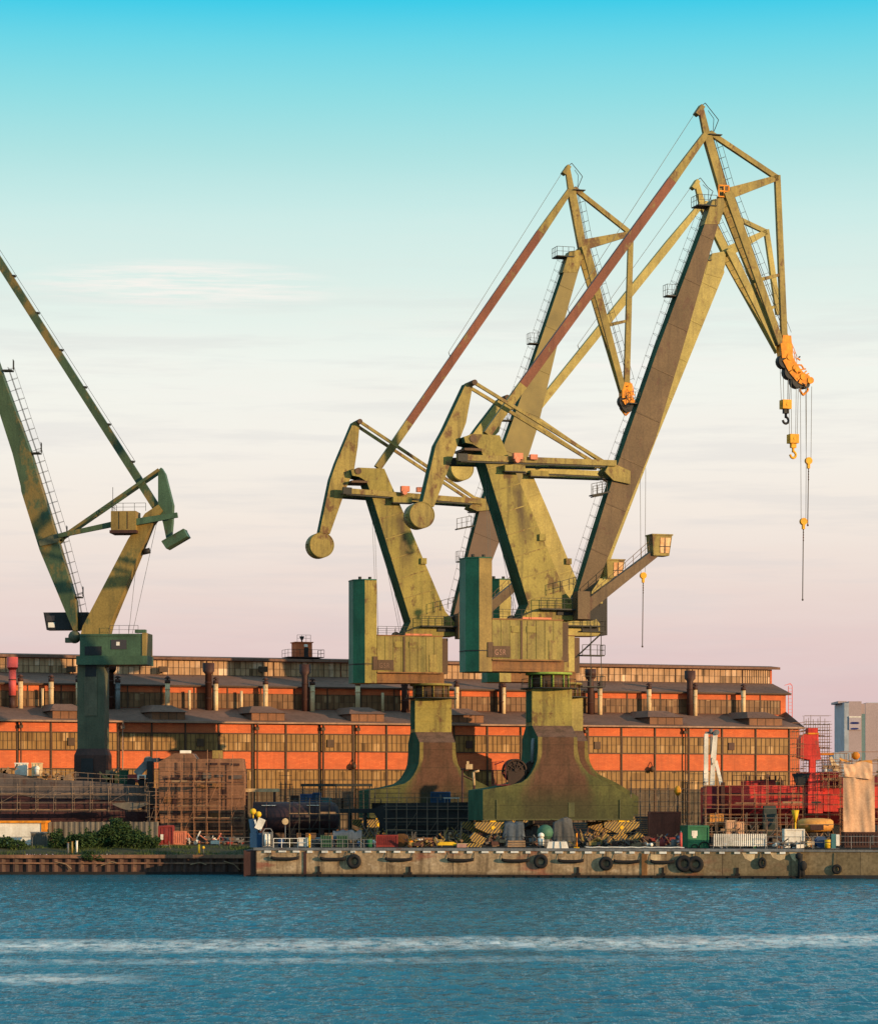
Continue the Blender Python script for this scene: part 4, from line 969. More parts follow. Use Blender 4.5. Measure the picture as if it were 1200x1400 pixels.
# lookout cabin on the ridge
s0, s1, sp0, sp1 = hs_at(403,20), hs_at(425,20), hs_at(391,20), hs_at(440,20); zr = zC1+.7
d = MB(); d.box(s0, s1, 19.4, 21.6, zr, zr+1.95)
cabin = d.build('rooftop_cabin', 'brick', hall)
mb = MB(); mb.box(s0-.15, s1+.15, 19.25, 21.75, zr+1.953, zr+2.08); mb.build('cabin_roof', 'brick', cabin)
mb = MB(); mb.box(s0+1.15, s0+1.75, 19.35, 19.397, zr, zr+1.3); mb.build('door', 'black', cabin)
mb = MB(); mb.box(s0+1.15, s0+1.65, 19.34, 19.396, zr+1.4, zr+1.75); mb.build('cabin_window', 'white', cabin)
mb = MB(); mb.box(sp0, sp1, 18.9, 22, zr-.1, zr-.003); rail(mb, [(sp0,18.95,zr),(sp1,18.95,zr)], 1.0, .035, .9); rail(mb, [(sp0,18.95,zr),(sp0,21.9,zr)], 1.0, .035); rail(mb, [(sp1,18.95,zr),(sp1,21.9,zr)], 1.0, .035)
rail(mb, [(s0+.2,19.5,zr+2.08),(s1-.2,19.5,zr+2.08)], .95, .03, .6)
mb.build('platform_railing', 'stackbrown', cabin)
mb = MB(); sm = (s0+s1)/2; mb.tube((sm,20.5,zr+2.08),(sm,20.5,zr+2.4),.1,6); mb.tube((sm,20.5,zr+2.4),(sm,20.5,zr+2.75),.15,10,r1=.32); mb.tube((sm,20.5,zr+2.753),(sm,20.5,zr+2.9),.32,10); mb.build('beacon', 'black', cabin)
mb = MB(); s = E2+.9; z0 = zE+1
for dx in (0, .6): mb.tube((s+dx,10.5,z0),(s+dx,10.5,zU1+1.2),.05,4)
for k in range(12): mb.tube((s,10.5,z0+.5*k),(s+.6,10.5,z0+.5*k),.035,4)
mb.path([(s+.6,10.5,zU1+1.2),(s+.3,10.5,zU1+1.6),(s-.6,10.5,zU1+1.3)],.05,4); mb.build('roof_ladder', 'pinkred', hall)

# ---------------------------------------------------------------- water, ground, quays
Q0, Q1 = Vector((wx(350,304),304,0)), Vector((wx(1200,293.5),293.5,0))
qd = (Q1-Q0).normalized(); qa = math.atan2(qd.y, qd.x); QL = (Q1-Q0).length
def q_at(px):                                    # distance along the quay front for a photograph column
    t = (px-HX)/F; return (t*Q0.y - Q0.x)/(qd.x - t*qd.y)
def qy(px): return Q0.y + qd.y*q_at(px)
def on_quay(px, back=1.0):                       # a point on the quay apron, `back` metres behind its edge
    Y = qy(px)+back; return Vector((wx(px, Y), Y, GZ))
import numpy as np
def make_water():
    rs = np.random.RandomState(4); x0, x1, y0, y1 = -58.0, 58.0, 86.0, 316.0
    nx, ny = 620, 640
    gx = np.linspace(x0, x1, nx); gy = y0*(y1/y0)**np.linspace(0, 1, ny)      # rows closer together near the viewer
    Xg, Yg = np.meshgrid(gx, gy); Z = np.zeros_like(Xg)
    for k in range(90):                                                        # wind ripples: many short crossing waves
        lam = .42*(6.5**rs.rand()); th = rs.normal(1.7, .75); kk = 2*np.pi/lam
        amp = .0068*lam
        Z += amp*np.sin(kk*(np.cos(th)*Xg+np.sin(th)*Yg)+rs.rand()*6.28)*(1+.6*np.sin(.05*Xg*rs.randn()+.03*Yg*rs.randn()+rs.rand()*6))*.5
    edge = np.minimum.reduce([(Xg-x0)/4, (x1-Xg)/4, (Yg-y0)/4, (y1-Yg)/1.0]); Z *= np.clip(edge, 0, 1)*np.clip((318-Yg)/45, .3, 1)
    V = np.stack([Xg, Yg, Z], -1).reshape(-1, 3)
    idx = np.arange(nx*ny).reshape(ny, nx)
    Fq = np.stack([idx[:-1,:-1], idx[:-1,1:], idx[1:,1:], idx[1:,:-1]], -1).reshape(-1, 4).tolist()
    n = len(V); L = 4000.0
    out = [(-L,-400,0),(L,-400,0),(L,y0,0),(-L,y0,0),(-L,y1,0),(x0,y1,0),(x0,y0,0),(L,y1,0),(x1,y1,0),(x1,y0,0),(-L,330,0),(L,330,0)]
    Fq += [tuple(n+i for i in f) for f in ((0,1,2,3),(3,6,5,4),(9,2,7,8),(4,7,11,10))]
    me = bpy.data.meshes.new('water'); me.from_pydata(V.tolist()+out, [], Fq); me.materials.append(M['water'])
    me.polygons.foreach_set('use_smooth', [True]*len(Fq)); me.update()
    o = bpy.data.objects.new('water', me); COL.objects.link(o); return tag(o, kind='structure')
make_water()
gl = Q1 + qd*300
mb = MB()
mb.add([(-4000,322,GZ),(Q0.x-1,322,GZ),(Q0.x+.0,Q0.y+.6,GZ),(gl.x,gl.y+.6,GZ),(6000,gl.y+40,GZ),(6000,9000,GZ),(-6000,9000,GZ)], [(0,1,2,3,4,5,6)])
tag(mb.build('ground', 'ground'), kind='structure')
mb = MB()
n = 110; xs = [-160 + (Q0.x-.6+160)*i/n for i in range(n+1)]
rs = []
for j, (y, z) in enumerate(((312.4,2.1),(314,2.45),(317,2.75),(322.5,3.02))):
    rs.append([(x, y, z+random.uniform(-.12,.12)) for x in xs])
for a, b in zip(rs, rs[1:]):
    for i in range(n): mb.add([a[i],a[i+1],b[i+1],b[i]], [(0,1,2,3)], 0, True)
tag(mb.build('terrain', 'soil'), kind='structure')

quay = thing('quay_wall', 'stained concrete quay wall with dark fenders and tyres hanging on its face', 'quay wall', Q0, qa)
mb = MB(); QE = q_at(1093)
mb.box(0, QE, 0, .9, -1.5, 2.72); mb.build('concrete_face', 'concrete', quay)
mb = MB(); mb.box(QE+.003, QL+160, .9, 1.6, -1.5, 2.7); mb.box(QE+.003, QL+160, .6, .897, -1.5, .35, 1); mb.build('set_back_wall', ['concrete','black'], quay)
mb = MB(); mb.box(-.25, QE+.4, -.14, 1.5, 2.723, 3.0); mb.box(QE+.403, QL+160, .76, 2.2, 2.703, 3.0); mb.build('coping', 'steel', quay)
mb = MB()
k = 0; s = .9
while s < QE-1:
    w = rnd.uniform(.5,.8); mb.box(s, s+w, -.16, -.003, 2.5+rnd.uniform(-.03,.03), 2.7); s += 1.52; k += 1
mb.build('coping_dashes', 'white', quay)
mb = MB(); mb.box(0, QE, -.3, -.003, -.5, .28)
for k in range(46): s = k*1.28+.3; mb.box(s, s+.35, -.42, -.303, -.5, .2)
mb.build('waling', 'log', quay)
mb = MB(); s = q_at(877); mb.box(s, s+.55, -.12, -.003, -.4, 2.5); mb.build('rust_pilaster', 'rustbeam', quay)
mb = MB(); s = q_at(415); mb.box(s, s+.3, -.1, -.004, -.2, 2.6); mb.build('seam_post', 'stackbrown', quay)
for px in (436, 560, 790, 906, 1008): 
    s = q_at(px); mb = MB(); mb.box(s-.12, s+.12, -.15, -.004, .3, 1.1); mb.box(s-.25,s+.25,-.2,-.004,.3,.5); mb.build('ladder_stub', 'log', quay)
mb = MB(); mb.add([], []); 
# weathered streaks of fallen render: pale patches near the right end of the face
for px0, px1, py0, py1 in ((1014,1032,1166,1178),(1052,1074,1166,1177),(1078,1090,1165,1178),(885,903,1168,1180)):
    a, b = q_at(px0), q_at(px1); z1, z0 = wz(py0, qy(px0)), wz(py1, qy(px0))
    pts = [(a,-.012,z1),(b,-.012,z1-.1),(b-.1,-.012,z0+.2),((a+b)/2+.2,-.012,z0),(a+.3,-.012,z0+.3)]
    mb.add(pts+[(x,-.003,z) for x,y,z in pts], [(0,1,2,3,4)]+[(i,(i+1)%5,5+(i+1)%5,5+i) for i in range(5)])
mb.build('bare_render', 'cream', quay)
words_ = ['first','second','third','fourth','fifth','sixth','seventh','eighth','ninth','tenth']
for i, (a, b) in enumerate(((371,409),(438,473),(527,564),(612,648),(686,724),(763,798),(839,875),(889,922))):
    sa, sb = q_at(a), q_at(b); z = wz(1174.5+(a-371)*.009, qy(a))
    mb = MB(); n = 12
    pts = [Vector((sa+(sb-sa)*k/n, -.24, z + .13*(2*abs(k/n-.5))**4)) for k in range(n+1)]
    mb.rings([[p+Vector((0,.17*math.cos(2*math.pi*i/8),.17*math.sin(2*math.pi*i/8))) for i in range(8)] for p in pts], 0, True, True)
    o = mb.build('fender_log', 'log', None, Q0, qa)
    tag(o, 'black timber fender slung on the quay wall, %s from the left' % words_[i], 'fender', 'timber fenders on the quay wall')
    for p in (pts[0], pts[-1]): MB().tube(p+Vector((0,.1,0)), (p.x, -.02, 2.6), .03, 4).build('chain', 'thin', o)
ty = ((484.5,1178,.76,'black tyre beside the red smear left of centre on quay wall'),(739.5,1178,.74,'black tyre on quay wall below the tarpaulin covered machines'),(828.5,1181,.72,'black tyre on quay wall under the right striped bogies'),
      (935,1181,.84,'left one of two touching tyres under the green skip'),(950.5,1182,.84,'right one of two touching tyres under the green skip'),(1042,1180,.56,'small narrow tyre on quay wall under the pale patches'),(1143.5,1189,.5,'small tyre on the set back wall at far right'))
for px, py, r, lab in ty:
    s = q_at(px); z = wz(py, qy(px)); y = -.25 if px < 1100 else .63
    mb = MB().torus((0,0,0), r*.72, r*.30, n=24, k=8)
    if px == 1042: mb.v = [(x*.75, y_, z_) for x, y_, z_ in mb.v]
    o = mb.build('dock_bumper', 'rubber', None, Q0 + qd*s + Vector((-qd.y*y, qd.x*y, z)), qa)
    tag(o, lab, 'tyre', 'tyres hung as fenders')
    MB().tube((0,.06,r*.5),(0,.1,2.62-z),.04,4).build('chain', 'thin', o)
s = q_at(1093); o = thing('fender_bundle', 'black bundle of hanging rubber at the step in the quay wall', 'fender', Q0+qd*s, qa)
MB().tube((0,-.3,.1),(.1,-.3,2.5),.22,8).tube((.3,-.25,.2),(.25,-.25,1.6),.25,8).ball((-.1,-.3,2.3),.36,8).build('rubber_roll', 'rubber', o)
MB().ball((.35,-.35,1.3),.42,8,sz=1.3).build('float', 'rubber', o)

# rusty sheet piling on the left
pl_ = thing('sheet_pile_wall', 'low rusty brown sheet pile bank wall under the grass on the left', 'quay wall', (0,312,0))
mb = MB(); x = -160.0; rs0 = []
while x < Q0.x-1.2: 
    rs0 += [(x,0),(x+.35,.28),(x+.85,.28),(x+1.2,0)]; x += 1.4
mb = MB()
for (xa_,ya),(xb_,yb) in zip(rs0, rs0[1:]): mb.add([(xa_,ya,-1),(xb_,yb,-1),(xb_,yb,2.0),(xa_,ya,2.0)], [(0,1,2,3)])
mb.build('piling', 'pilerust', pl_)
mb = MB(); mb.box(-160, Q0.x-1.2, -.25, .35, 1.75, 2.12); mb.box(-160,Q0.x-1.2,-.12,-.003,1.15,1.3); mb.build('cap_beam', 'hullbrown', pl_)
mb = MB(); mb.box(-160, Q0.x-1.2, -.2, .2, -.4, .3); mb.build('weed_line', 'log', pl_)
for px, a in ((88,.4),(150,-.9),(272,-.5),(318,.6)):
    x = wx(px,312); MB().tube((x-.9,-.2,1.25+a*.3),(x+.2,-.25,1.2-a*.2),.06,5).tube((x+.2,-.25,1.2-a*.2),(x+.8,-.25,.8-a*.5),.06,5).build('loose_rope', 'timber', pl_)
mb = MB(); mb.box(Q0.x-1.3, Q0.x-.003, -7.6, .6, -1.5, 2.7); mb.box(Q0.x-1.6, Q0.x-1.303, -.6, .3, -1, 2.5)
mb.build('end_block', 'stackbrown', pl_)
# ---------------------------------------------------------------- the yard
def wp(px, py, Y): return (wx(px, Y), wz(py, Y))
def scaffold(label, x0, x1, y0, y1, z0, z1, nx, lifts, mat='scaf', boards=(), cat='scaffold', group='tube scaffolds', extra=1.2, rz=0.0, seed=1, mesh_rails=True):
    rn = random.Random(seed)
    o = thing('scaffold', label, cat, ((x0+x1)/2, (y0+y1)/2, z0), rz, group)
    w, d = (x1-x0)/2, (y1-y0)/2
    for i in range(nx+1):
        x = -w + 2*w*i/nx
        mb = MB()
        for y in (-d, d): mb.tube((x+rn.uniform(-.05,.05),y,0),(x,y,z1-z0+rn.uniform(-.2,extra)), .034, 5)
        mb.build('standard', mat, o)
    for k in range(lifts+1):
        z = .15 + (z1-z0-.2)*k/lifts
        mb = MB()
        for y in (-d, d):
            mb.tube((-w-.3,y,z),(w+.3,y,z),.03,5)
            if mesh_rails: mb.tube((-w-.2,y-.02,z+1.0),(w+.2,y-.02,z+1.0),.024,4)
        for i in range(nx+1): x = -w+2*w*i/nx; mb.tube((x,-d-.2,z+.06),(x,d+.2,z+.06),.028,4)
        mb.build('ledger', mat, o)
        if k in boards:
            xx = -w
            while xx < w-1:
                mb = MB()
                L = min(rn.uniform(1.5, 3.6), w-xx)
                if rn.random() < .62:
                    mb.box(xx, xx+L-.05, -d+.1, d-.1, z+.1, z+.15); mb.box(xx, xx+L*.7, -d+.06, -d+.0999, z+.1, z+.1+rn.choice((.08,.1,.22)))
                    mb.build('deck_board', 'timber', o)
                xx += L
    mb = MB()
    for i in range(0, nx, 2):
        x = -w+2*w*i/nx; xn = -w+2*w*(i+1)/nx; zz = rn.uniform(0,.5)*(z1-z0)
        mb.tube((x,-d-.08,zz),(xn,-d-.08,min(z1-z0,zz+(z1-z0)*.4)),.028,4)
    mb.build('brace', mat, o)
    return o
def container(name, label, cat, px0, px1, py0, Y, mat, depth=2.4, rz=0.0, group=None, ribs=12, door=True, zb=GZ, doormat='steel'):
    x0, x1 = wx(px0,Y), wx(px1,Y); h = wz(py0,Y)-zb; w = (x1-x0)/2
    o = thing(name, label, cat, ((x0+x1)/2, Y+depth/2, zb), rz, group)
    mb = MB(); mb.box(-w,w,-depth/2,depth/2,.12,h-.05)
    for i in range(ribs): x = -w+.12+(2*w-.24)*(i+.5)/ribs; mb.box(x-w*.4/ribs, x+w*.4/ribs, -depth/2-.06, -depth/2-.003, .25, h-.2)
    mb.build('body', mat, o)
    mb = MB()
    for x in (-w,w): mb.box(x-.07,x+.07,-depth/2-.09,-depth/2+.1,.0,h); mb.box(x-.07,x+.07,depth/2-.1,depth/2+.05,.0,h)
    for x in (-w+.02,w-.02): mb.box(x-.05,x+.05,-depth/2,depth/2,h-.1,h+.015)
    mb.box(-w,w,-depth/2-.08,-depth/2+.05,h-.12,h+.02); mb.box(-w,w,-depth/2-.08,-depth/2+.05,.02,.16)
    mb.build('frame', mat, o)
    if door:
        mb = MB(); mb.box(-.08,-.04,-depth/2-.12,-depth/2-.062,.3,h-.3); mb.box(.04,.08,-depth/2-.12,-depth/2-.062,.3,h-.3); mb.build('lock_bar', doormat, o)
    return o

# --- left ship on the slip
sl = thing('ship_hull', 'long maroon and grey ship hull on the slip at left, under scaffolding', 'ship', (wx(100,338),341,GZ))
mb = MB(); st = []
ox = wx(100,338)
for px, hw2, dz in ((-160,4.5,1050),(0,5,1057),(30,5,1060),(50,5,1066),(120,5,1068),(190,4.6,1074),(218,3.4,1080),(236,1.6,1080)):
    x = wx(px,338)-ox; zt = wz(dz,338)-GZ
    st.append([(x,-hw2,1.0),(x,-hw2-.15,zt*.45),(x,-hw2-.05,zt*.72),(x,-hw2,zt),(x,hw2,zt),(x,hw2,1.0)])
mb.rings(st, 0, True, face_mi={2: 1, 3: 2})
for i in range(len(st)-1):
    a, b = st[i][2], st[i+1][2]; mb.beam((a[0],a[1]-.06,a[2]),(b[0],b[1]-.06,b[2]),.14,.1,1)
mb.build('hull_plating', ['maroon','hullgrey','ground'], sl)
mb = MB()
for px in range(-20, 240, 14): x = wx(px,338)-ox; mb.box(x-.3,x+.3,-3,3,0,.997)
mb.build('keel_block', 'timber', sl)
mb = MB(); deck = wz(1064,338)-GZ
rail(mb, [(wx(40,338)-ox,-4.8,deck-.1),(wx(205,338)-ox,-4.2,deck-1.0)], 1.1, .035, 1.4)
mb.build('deck_railing', 'scaf', sl)
def deck_item(name, label, cat, px0, px1, py0, py1, mat, kind='crate', Y=339, group=None):
    x0, x1 = wx(px0,Y), wx(px1,Y); z0, z1 = wz(py1,Y), wz(py0,Y); w=(x1-x0)/2; h=z1-z0
    o = thing(name, label, cat, ((x0+x1)/2,Y+.8,z0), 0, group); mb = MB()
    if kind == 'crate':
        mb.box(-w,w,-.7,.7,.05,h*.92); mb.box(-w-.05,w+.05,-.76,.76,h*.923,h)
        for x in (-w*.6,0,w*.6): mb.box(x-.06,x+.06,-.75,-.703,.05,h*.92)
        mb.build('body', mat, o); MB().box(-w*.9,w*.9,-.6,.6,-.02,.047).build('skid','timber',o)
    elif kind == 'pile':
        rn = random.Random(int(px0*7+py0))
        for k in range(14):
            a = Vector((rn.uniform(-w,w),rn.uniform(-.6,.6),rn.uniform(0,h*.6))); b = a+Vector((rn.uniform(-1.2,1.2),rn.uniform(-.3,.3),rn.uniform(0,h*.5)))
            mb.beam(a,b,rn.uniform(.08,.28),rn.uniform(.08,.3),rn.randrange(3))
        for k in range(4): x = rn.uniform(-w,w); mb.box(x-.3,x+.3,-.4,.4,0,rn.uniform(.3,.8)*h,rn.randrange(3))
        mb.build('scrap_pieces', [mat,'scrap','timber'], o)
    elif kind == 'tank':
        mb.tube((0,0,.15),(0,0,h),min(w,.9),16); mb.tube((0,0,h),(0,0,h+.15),min(w,.9)*.6,12); mb.build('shell', mat, o)
        MB().box(-w,w,-.5,.5,0,.148).build('skid','steel',o)
    return o
deck_item('deck_crate','pale grey cabinet on the left ship deck, right of the scrap heaps','cabinet',20,36,1043,1062,'white','crate',341)
deck_item('deck_crate','cream cupboard pair on the left ship deck','cabinet',43,56,1043,1062,'cream','crate',339)
deck_item('deck_tank','white tank in front of the cream cupboards on deck','tank',46,53,1049,1061,'white','tank',338)
deck_item('scrap_heap','heap of brown scrap on the left ship deck at the frame edge','scrap heap',-4,22,1044,1062,'timber','pile',339,'scrap heaps')
deck_item('scrap_heap','rusty scrap heap on the left ship deck beside the crane foot','scrap heap',60,100,1054,1067,'rustbeam','pile',339,'scrap heaps')
deck_item('scrap_heap','scrap and timber pile right of the left crane foot','scrap heap',146,164,1047,1072,'ochre','pile',341,'scrap heaps')
deck_item('deck_cabinet','dark green cabinet on deck right of the left crane foot','cabinet',163,174,1053,1073,'darkgreen','crate',339)
# small telescopic loader on the deck
lo = thing('telescopic_loader','red and white telescopic loader with raised grey boom on the left ship deck','loader',(wx(191,337),337.6,wz(1076,337)))
u = 337/F
mb = MB(); mb.box(-16*u,8*u,-1,1,.5,4*u+.5); mb.box(-16*u,-3*u,-1.0,.9,4*u+.503,17*u); mb.build('chassis','tileredbox',lo)
mb = MB(); mb.box(-2.9*u,9*u,-1.05,1,4*u+.503,16.5*u); cb_ = mb.build('cab','white',lo); MB().box(0,7*u,-1.1,-1.053,9*u,15*u).build('cab_window','glass',cb_)
mb = MB(); mb.beam((-5*u,0,17*u),(13*u,0,36*u),.85,.7); mb.beam((13*u,0,36*u),(27*u,0,37*u),.5,.5); mb.tube((11*u,-.5,36*u),(11*u,.5,36*u),.5,10); mb.build('boom','steel',lo)
mb = MB(); mb.box(26*u,33*u,-.5,.5,33*u,38.5*u); mb.build('boom_head','black',lo)
for x in (-11*u,4*u): MB().tube((x,-1.1,.5),(x,-.7,.5),.5,16).build('wheel','rubber',lo)
mb = MB(); mb.box(10*u,18*u,-.9,.9,0,35*u); mb.build('counter_post','black',lo)
scaffold('pole scaffold along the maroon hull at left','x' and wx(2,334), wx(200,334), 332.4, 334.2, GZ+3.6, wz(1076,333), 8, 3, 'scaf', (0,2), seed=4)
# hammock of loose netting on the hull scaffold
x0, x1 = wx(152,332), wx(204,332); zt, zb_ = wz(1097,332), wz(1108,332); mb = MB(); n = 10
for i in range(n):
    for j in range(3):
        def pt(i, j):
            f = i/n; sag = (1-abs(2*f-1)**1.5); return (x0+(x1-x0)*f, 331.9+.05*math.sin(i*1.7+j), zt-(zt-zb_)*(j/3)*sag - .35*abs(f-.5))
        mb.add([pt(i,j),pt(i+1,j),pt(i+1,j+1),pt(i,j+1)], [(0,1,2,3)], 0, True)
tag(mb.build('hung_netting','fencepanel'), 'slack grey netting tied along the left hull scaffold', 'netting')
# brown hull block wrapped in scaffold
blk = thing('hull_block','large brown ship hull section standing inside the scaffold left of centre','ship section',(wx(270,333),336,GZ))
bx = wx(270,333); P_ = [(222,1150),(216,1100),(216,1042),(238,1030),(262,1030),(268,1038),(330,1037),(333,1060),(333,1150)]
mb = MB(); poly = [(wx(x,333)-bx, max(.0, wz(y,333)-GZ)) for x, y in P_]; mb.prism(poly, -2.6, 3)
for x, y, ww in ((234,1064,20),(262,1064,22),(290,1044,14),(307,1044,12),(322,1045,10)): 
    xx = wx(x,333)-bx; mb.box(xx-ww*u/2, xx+ww*u/2, -2.72, -2.603, wz(y+2,333)-GZ, wz(y-1,333)-GZ, 1)
for py in (1070,1092,1112,1132): z = wz(py,333)-GZ; mb.box(wx(217,333)-bx, wx(332,333)-bx, -2.7, -2.604, z-.05, z+.05, 1)
for px in (240,262,285,309): xx = wx(px,333)-bx; mb.box(xx-.05,xx+.05,-2.68,-2.6035,.2,wz(1042,333)-GZ,1)
rn=random.Random(77)
for k in range(16):
    px=rn.uniform(222,322); py=rn.uniform(1050,1140); ww=rn.uniform(3,11); hh=rn.uniform(3,9); xx=wx(px,333)-bx; z=wz(py,333)-GZ
    mb.box(xx, xx+ww*u, -2.66-.002*k, -2.61, max(.1,z-hh*u), z, 1)
mb.build('plating',['hullbrown','stackbrown'],blk)
for k in range(9):
    px=rn.uniform(222,318); py=rn.uniform(1052,1130); ww=rn.uniform(7,16); hh=rn.uniform(4,9); xx=wx(px,333)-bx; z=wz(py,333)-GZ
    MB().box(xx, xx+ww*u, -2.80-.004*k, -2.72-.004*k, max(.1,z-hh*u), z).build('patch_plate', rn.choice(['scrap','hullgrey','mauve','rustbeam']), blk)
mb = MB(); mb.box(wx(289,333)-bx, wx(302,333)-bx, -1.6, 0, wz(1037,333)-GZ+.003, wz(1026,333)-GZ); mb.build('timber_case','ochre',blk)
mb = MB(); mb.box(wx(245,333)-bx, wx(259,333)-bx, -2, -.6, wz(1030,333)-GZ+.003, wz(1026,333)-GZ); mb.build('top_plank','white',blk)
scaffold('tall tube scaffold around the brown hull block', wx(214,331), wx(335,331), 330, 331.5, GZ, wz(1054,331), 7, 6, 'scaf_hot', (2,3,5), extra=2.6, seed=9)
scaffold('dark stair scaffold with pale treads between the two left hulls', wx(203,331), wx(213,331), 330.6, 332, GZ, wz(1082,331), 1, 4, 'scaf', (0,1,2,3,4), seed=12)
# boundary: corrugated fence, white shed
fx0, fx1 = wx(64,326), wx(216,326)
fo = thing('corrugated_fence','grey corrugated fence behind the big bush','fence',((fx0+fx1)/2,326,GZ))
w = (fx1-fx0)/2; h = wz(1124,326)-GZ; mb = MB(); pts = []; x = -w
while x < w: pts += [(x,0),(x+.12,-.07),(x+.3,-.07),(x+.42,0)]; x += .6
for (a_,b_),(c_,d_) in zip(pts,pts[1:]): mb.add([(a_,b_,0),(c_,d_,0),(c_,d_,h),(a_,b_,h)],[(0,1,2,3)])
mb.build('sheet','fencepanel',fo)
for k in range(9): x = -w+2*w*k/8; MB().box(x-.07,x+.07,.02,.16,0,h+.05).build('post','scaf',fo)
sh = thing('site_shed','long cream white shed with orange roof edge at the left frame edge','shed',(wx(20,323),325,GZ))
x1 = wx(58,323)-wx(20,323); h = wz(1124,323)-GZ
mb = MB(); mb.box(-12,x1-.2,-1.5,2,0,h-.12); mb.build('wall','white',sh)
mb = MB(); mb.box(-12.1,x1+.35,-1.75,2.2,h-.117,h+.12); mb.box(x1-.197,x1+.2,-1.6,2.1,0,h-.12); mb.build('orange_edge','orange',sh)
mb = MB(); mb.box(-4,-3.2,-1.56,-1.503,.1,2); mb.build('door','fencepanel',sh)
ut = container('utility_box','pale ribbed utility box with a lid beside the white shed','utility box',43,64,1140,319.5,'fencepanel',1.6,zb=2.85,ribs=6,door=False)
mb = MB(); hb = wz(1140,319.5)-2.85; mb.box(-.95,.98,-.95,.9,hb+.023,hb+.18); mb.build('lid','steel',ut)
# railing with hooped gate in front of the shed
def railing(label, px0, px1, Y, mat='scaf', h=1.1, step=1.4, group='railings along the yard', pickets=0, zb=GZ, lean=0, name='railing', cat='railing', r=.035):
    x0, x1 = wx(px0,Y), wx(px1,Y); o = thing(name, label, cat, ((x0+x1)/2,Y,zb), 0, group); w=(x1-x0)/2
    n = max(1, round(2*w/step))
    for i in range(n+1): x=-w+2*w*i/n; MB().tube((x,0,0),(x+lean,0,h),r,5).build('post',mat,o)
    mb = MB()
    for z in (h,h*.52): mb.tube((-w,0,z),(w,0,z),r*.9,5)
    mb.build('rail',mat,o)
    if pickets:
        mb = MB()
        for i in range(pickets): x=-w+2*w*(i+.5)/pickets; mb.box(x-.06,x+.06,-.04,-.0,.25,h+.25)
        mb.build('picket','white',o)
    return o
railing('thin grey railing in front of the white shed', 4, 44, 317.5, 'steel', 1.2, zb=2.75)
for px, lab, mt, hh in ((93,'grey green bollard post left of the two bright posts','steel',1.1),(98.5,'ochre bollard post between the grey green and white posts','ochre',1.2),(105,'tall white bollard post in front of the bush','white',1.25),(272,'yellow marker post in the grass left of the concrete quay','yellow',.95)):
    o = thing('bollard_post',lab,'post',(wx(px,313),313,2.28),0,'posts on the grass bank')
    MB().tube((0,0,0),(0,0,hh),.11,10).build('shaft',mt,o); MB().tube((0,0,hh+.003),(0,0,hh+.07),.135,10).build('cap','rustbeam' if mt!='white' else 'white',o)
o = thing('leaning_stick','thin pale stick leaning in the grass','stick',(wx(234,313),313,2.25)); MB().tube((0,0,0),(-.25,0,1.3),.035,5).build('rod','timber',o)
o = thing('mooring_lamp','small yellow and white marker lamp beside the yellow post','marker lamp',(wx(278,313),313,2.25)); MB().tube((0,0,0),(0,0,.5),.06,6).build('stem','steel',o); MB().ball((0,0,.62),.16,8).build('lamp_head','yellow',o)
# red containers behind the grass
rc = container('round_red_tank','dark red cylinder tank with white patch behind the grass','tank',217,236,1130,322,'tileredbox',1.6,door=False,ribs=3)
mb = MB(); mb.tube((0,0,.15),(0,0,wz(1130,322)-GZ+.1),.86,18); mb.build('dome','tileredbox',rc); mb = MB(); mb.box(-.55,-.25,-.93,-.868,.6,1.2); mb.build('white_patch','white',rc)
container('red_crate','low rust red crate right of the red tank','crate',238,253,1137,322,'salmon',1.3,ribs=4,door=False)
def heap(label, px0, px1, py0, Y, mats, n=22, name='scrap_heap', cat='scrap heap', zb=GZ, seed=0, group='scrap heaps'):
    rn = random.Random(seed+int(px0)); x0,x1=wx(px0,Y),wx(px1,Y); w=(x1-x0)/2; h=wz(py0,Y)-zb
    o = thing(name,label,cat,((x0+x1)/2,Y+.6,zb),0,group)
    for mi, mt in enumerate(mats):
        mb = MB()
        for k in range(n//len(mats)+2):
            t = rn.random()
            if t < .45:
                a=Vector((rn.uniform(-w,w),rn.uniform(-.7,.5),rn.uniform(0,h*.5))); b=a+Vector((rn.uniform(-.9,.9),rn.uniform(-.4,.4),rn.uniform(.0,h*.7)))
                mb.beam(a,b,rn.uniform(.05,.16),rn.uniform(.05,.2))
            elif t < .75:
                x=rn.uniform(-w,w); q=rn.uniform(.12,.4); z=rn.uniform(0,h*.45); y=rn.uniform(-.7,.3); mb.beam((x-q,y,z+q*.5),(x+q,y+.1,z+q*.5+rn.uniform(-.1,.1)),q,q*1.2)
            elif t < .9:
                x=rn.uniform(-w,w); mb.tube((x,-.3,h*.2),(x+rn.uniform(-.3,.3),.3,h*rn.uniform(.2,.5)),rn.uniform(.1,.25),8)
            else:
                mb.ball((rn.uniform(-w,w),rn.uniform(-.6,0),rn.uniform(.1,h*.6)),rn.uniform(.12,.28),7)
        mb.build('scrap_pieces',mt,o)
    return o
heap('low heap of pink, white and grey odds and ends right of the red crate',255,305,1139,322,['white','scrap','salmon'],30,seed=2)
heap('reddish scrap heap just left of the concrete quay end',306,332,1140,320,['tileredbox','scrap','steel'],20,seed=3)
railing('low pale barrier beside the reddish scrap heap', 300, 345, 318, 'steel', .9)

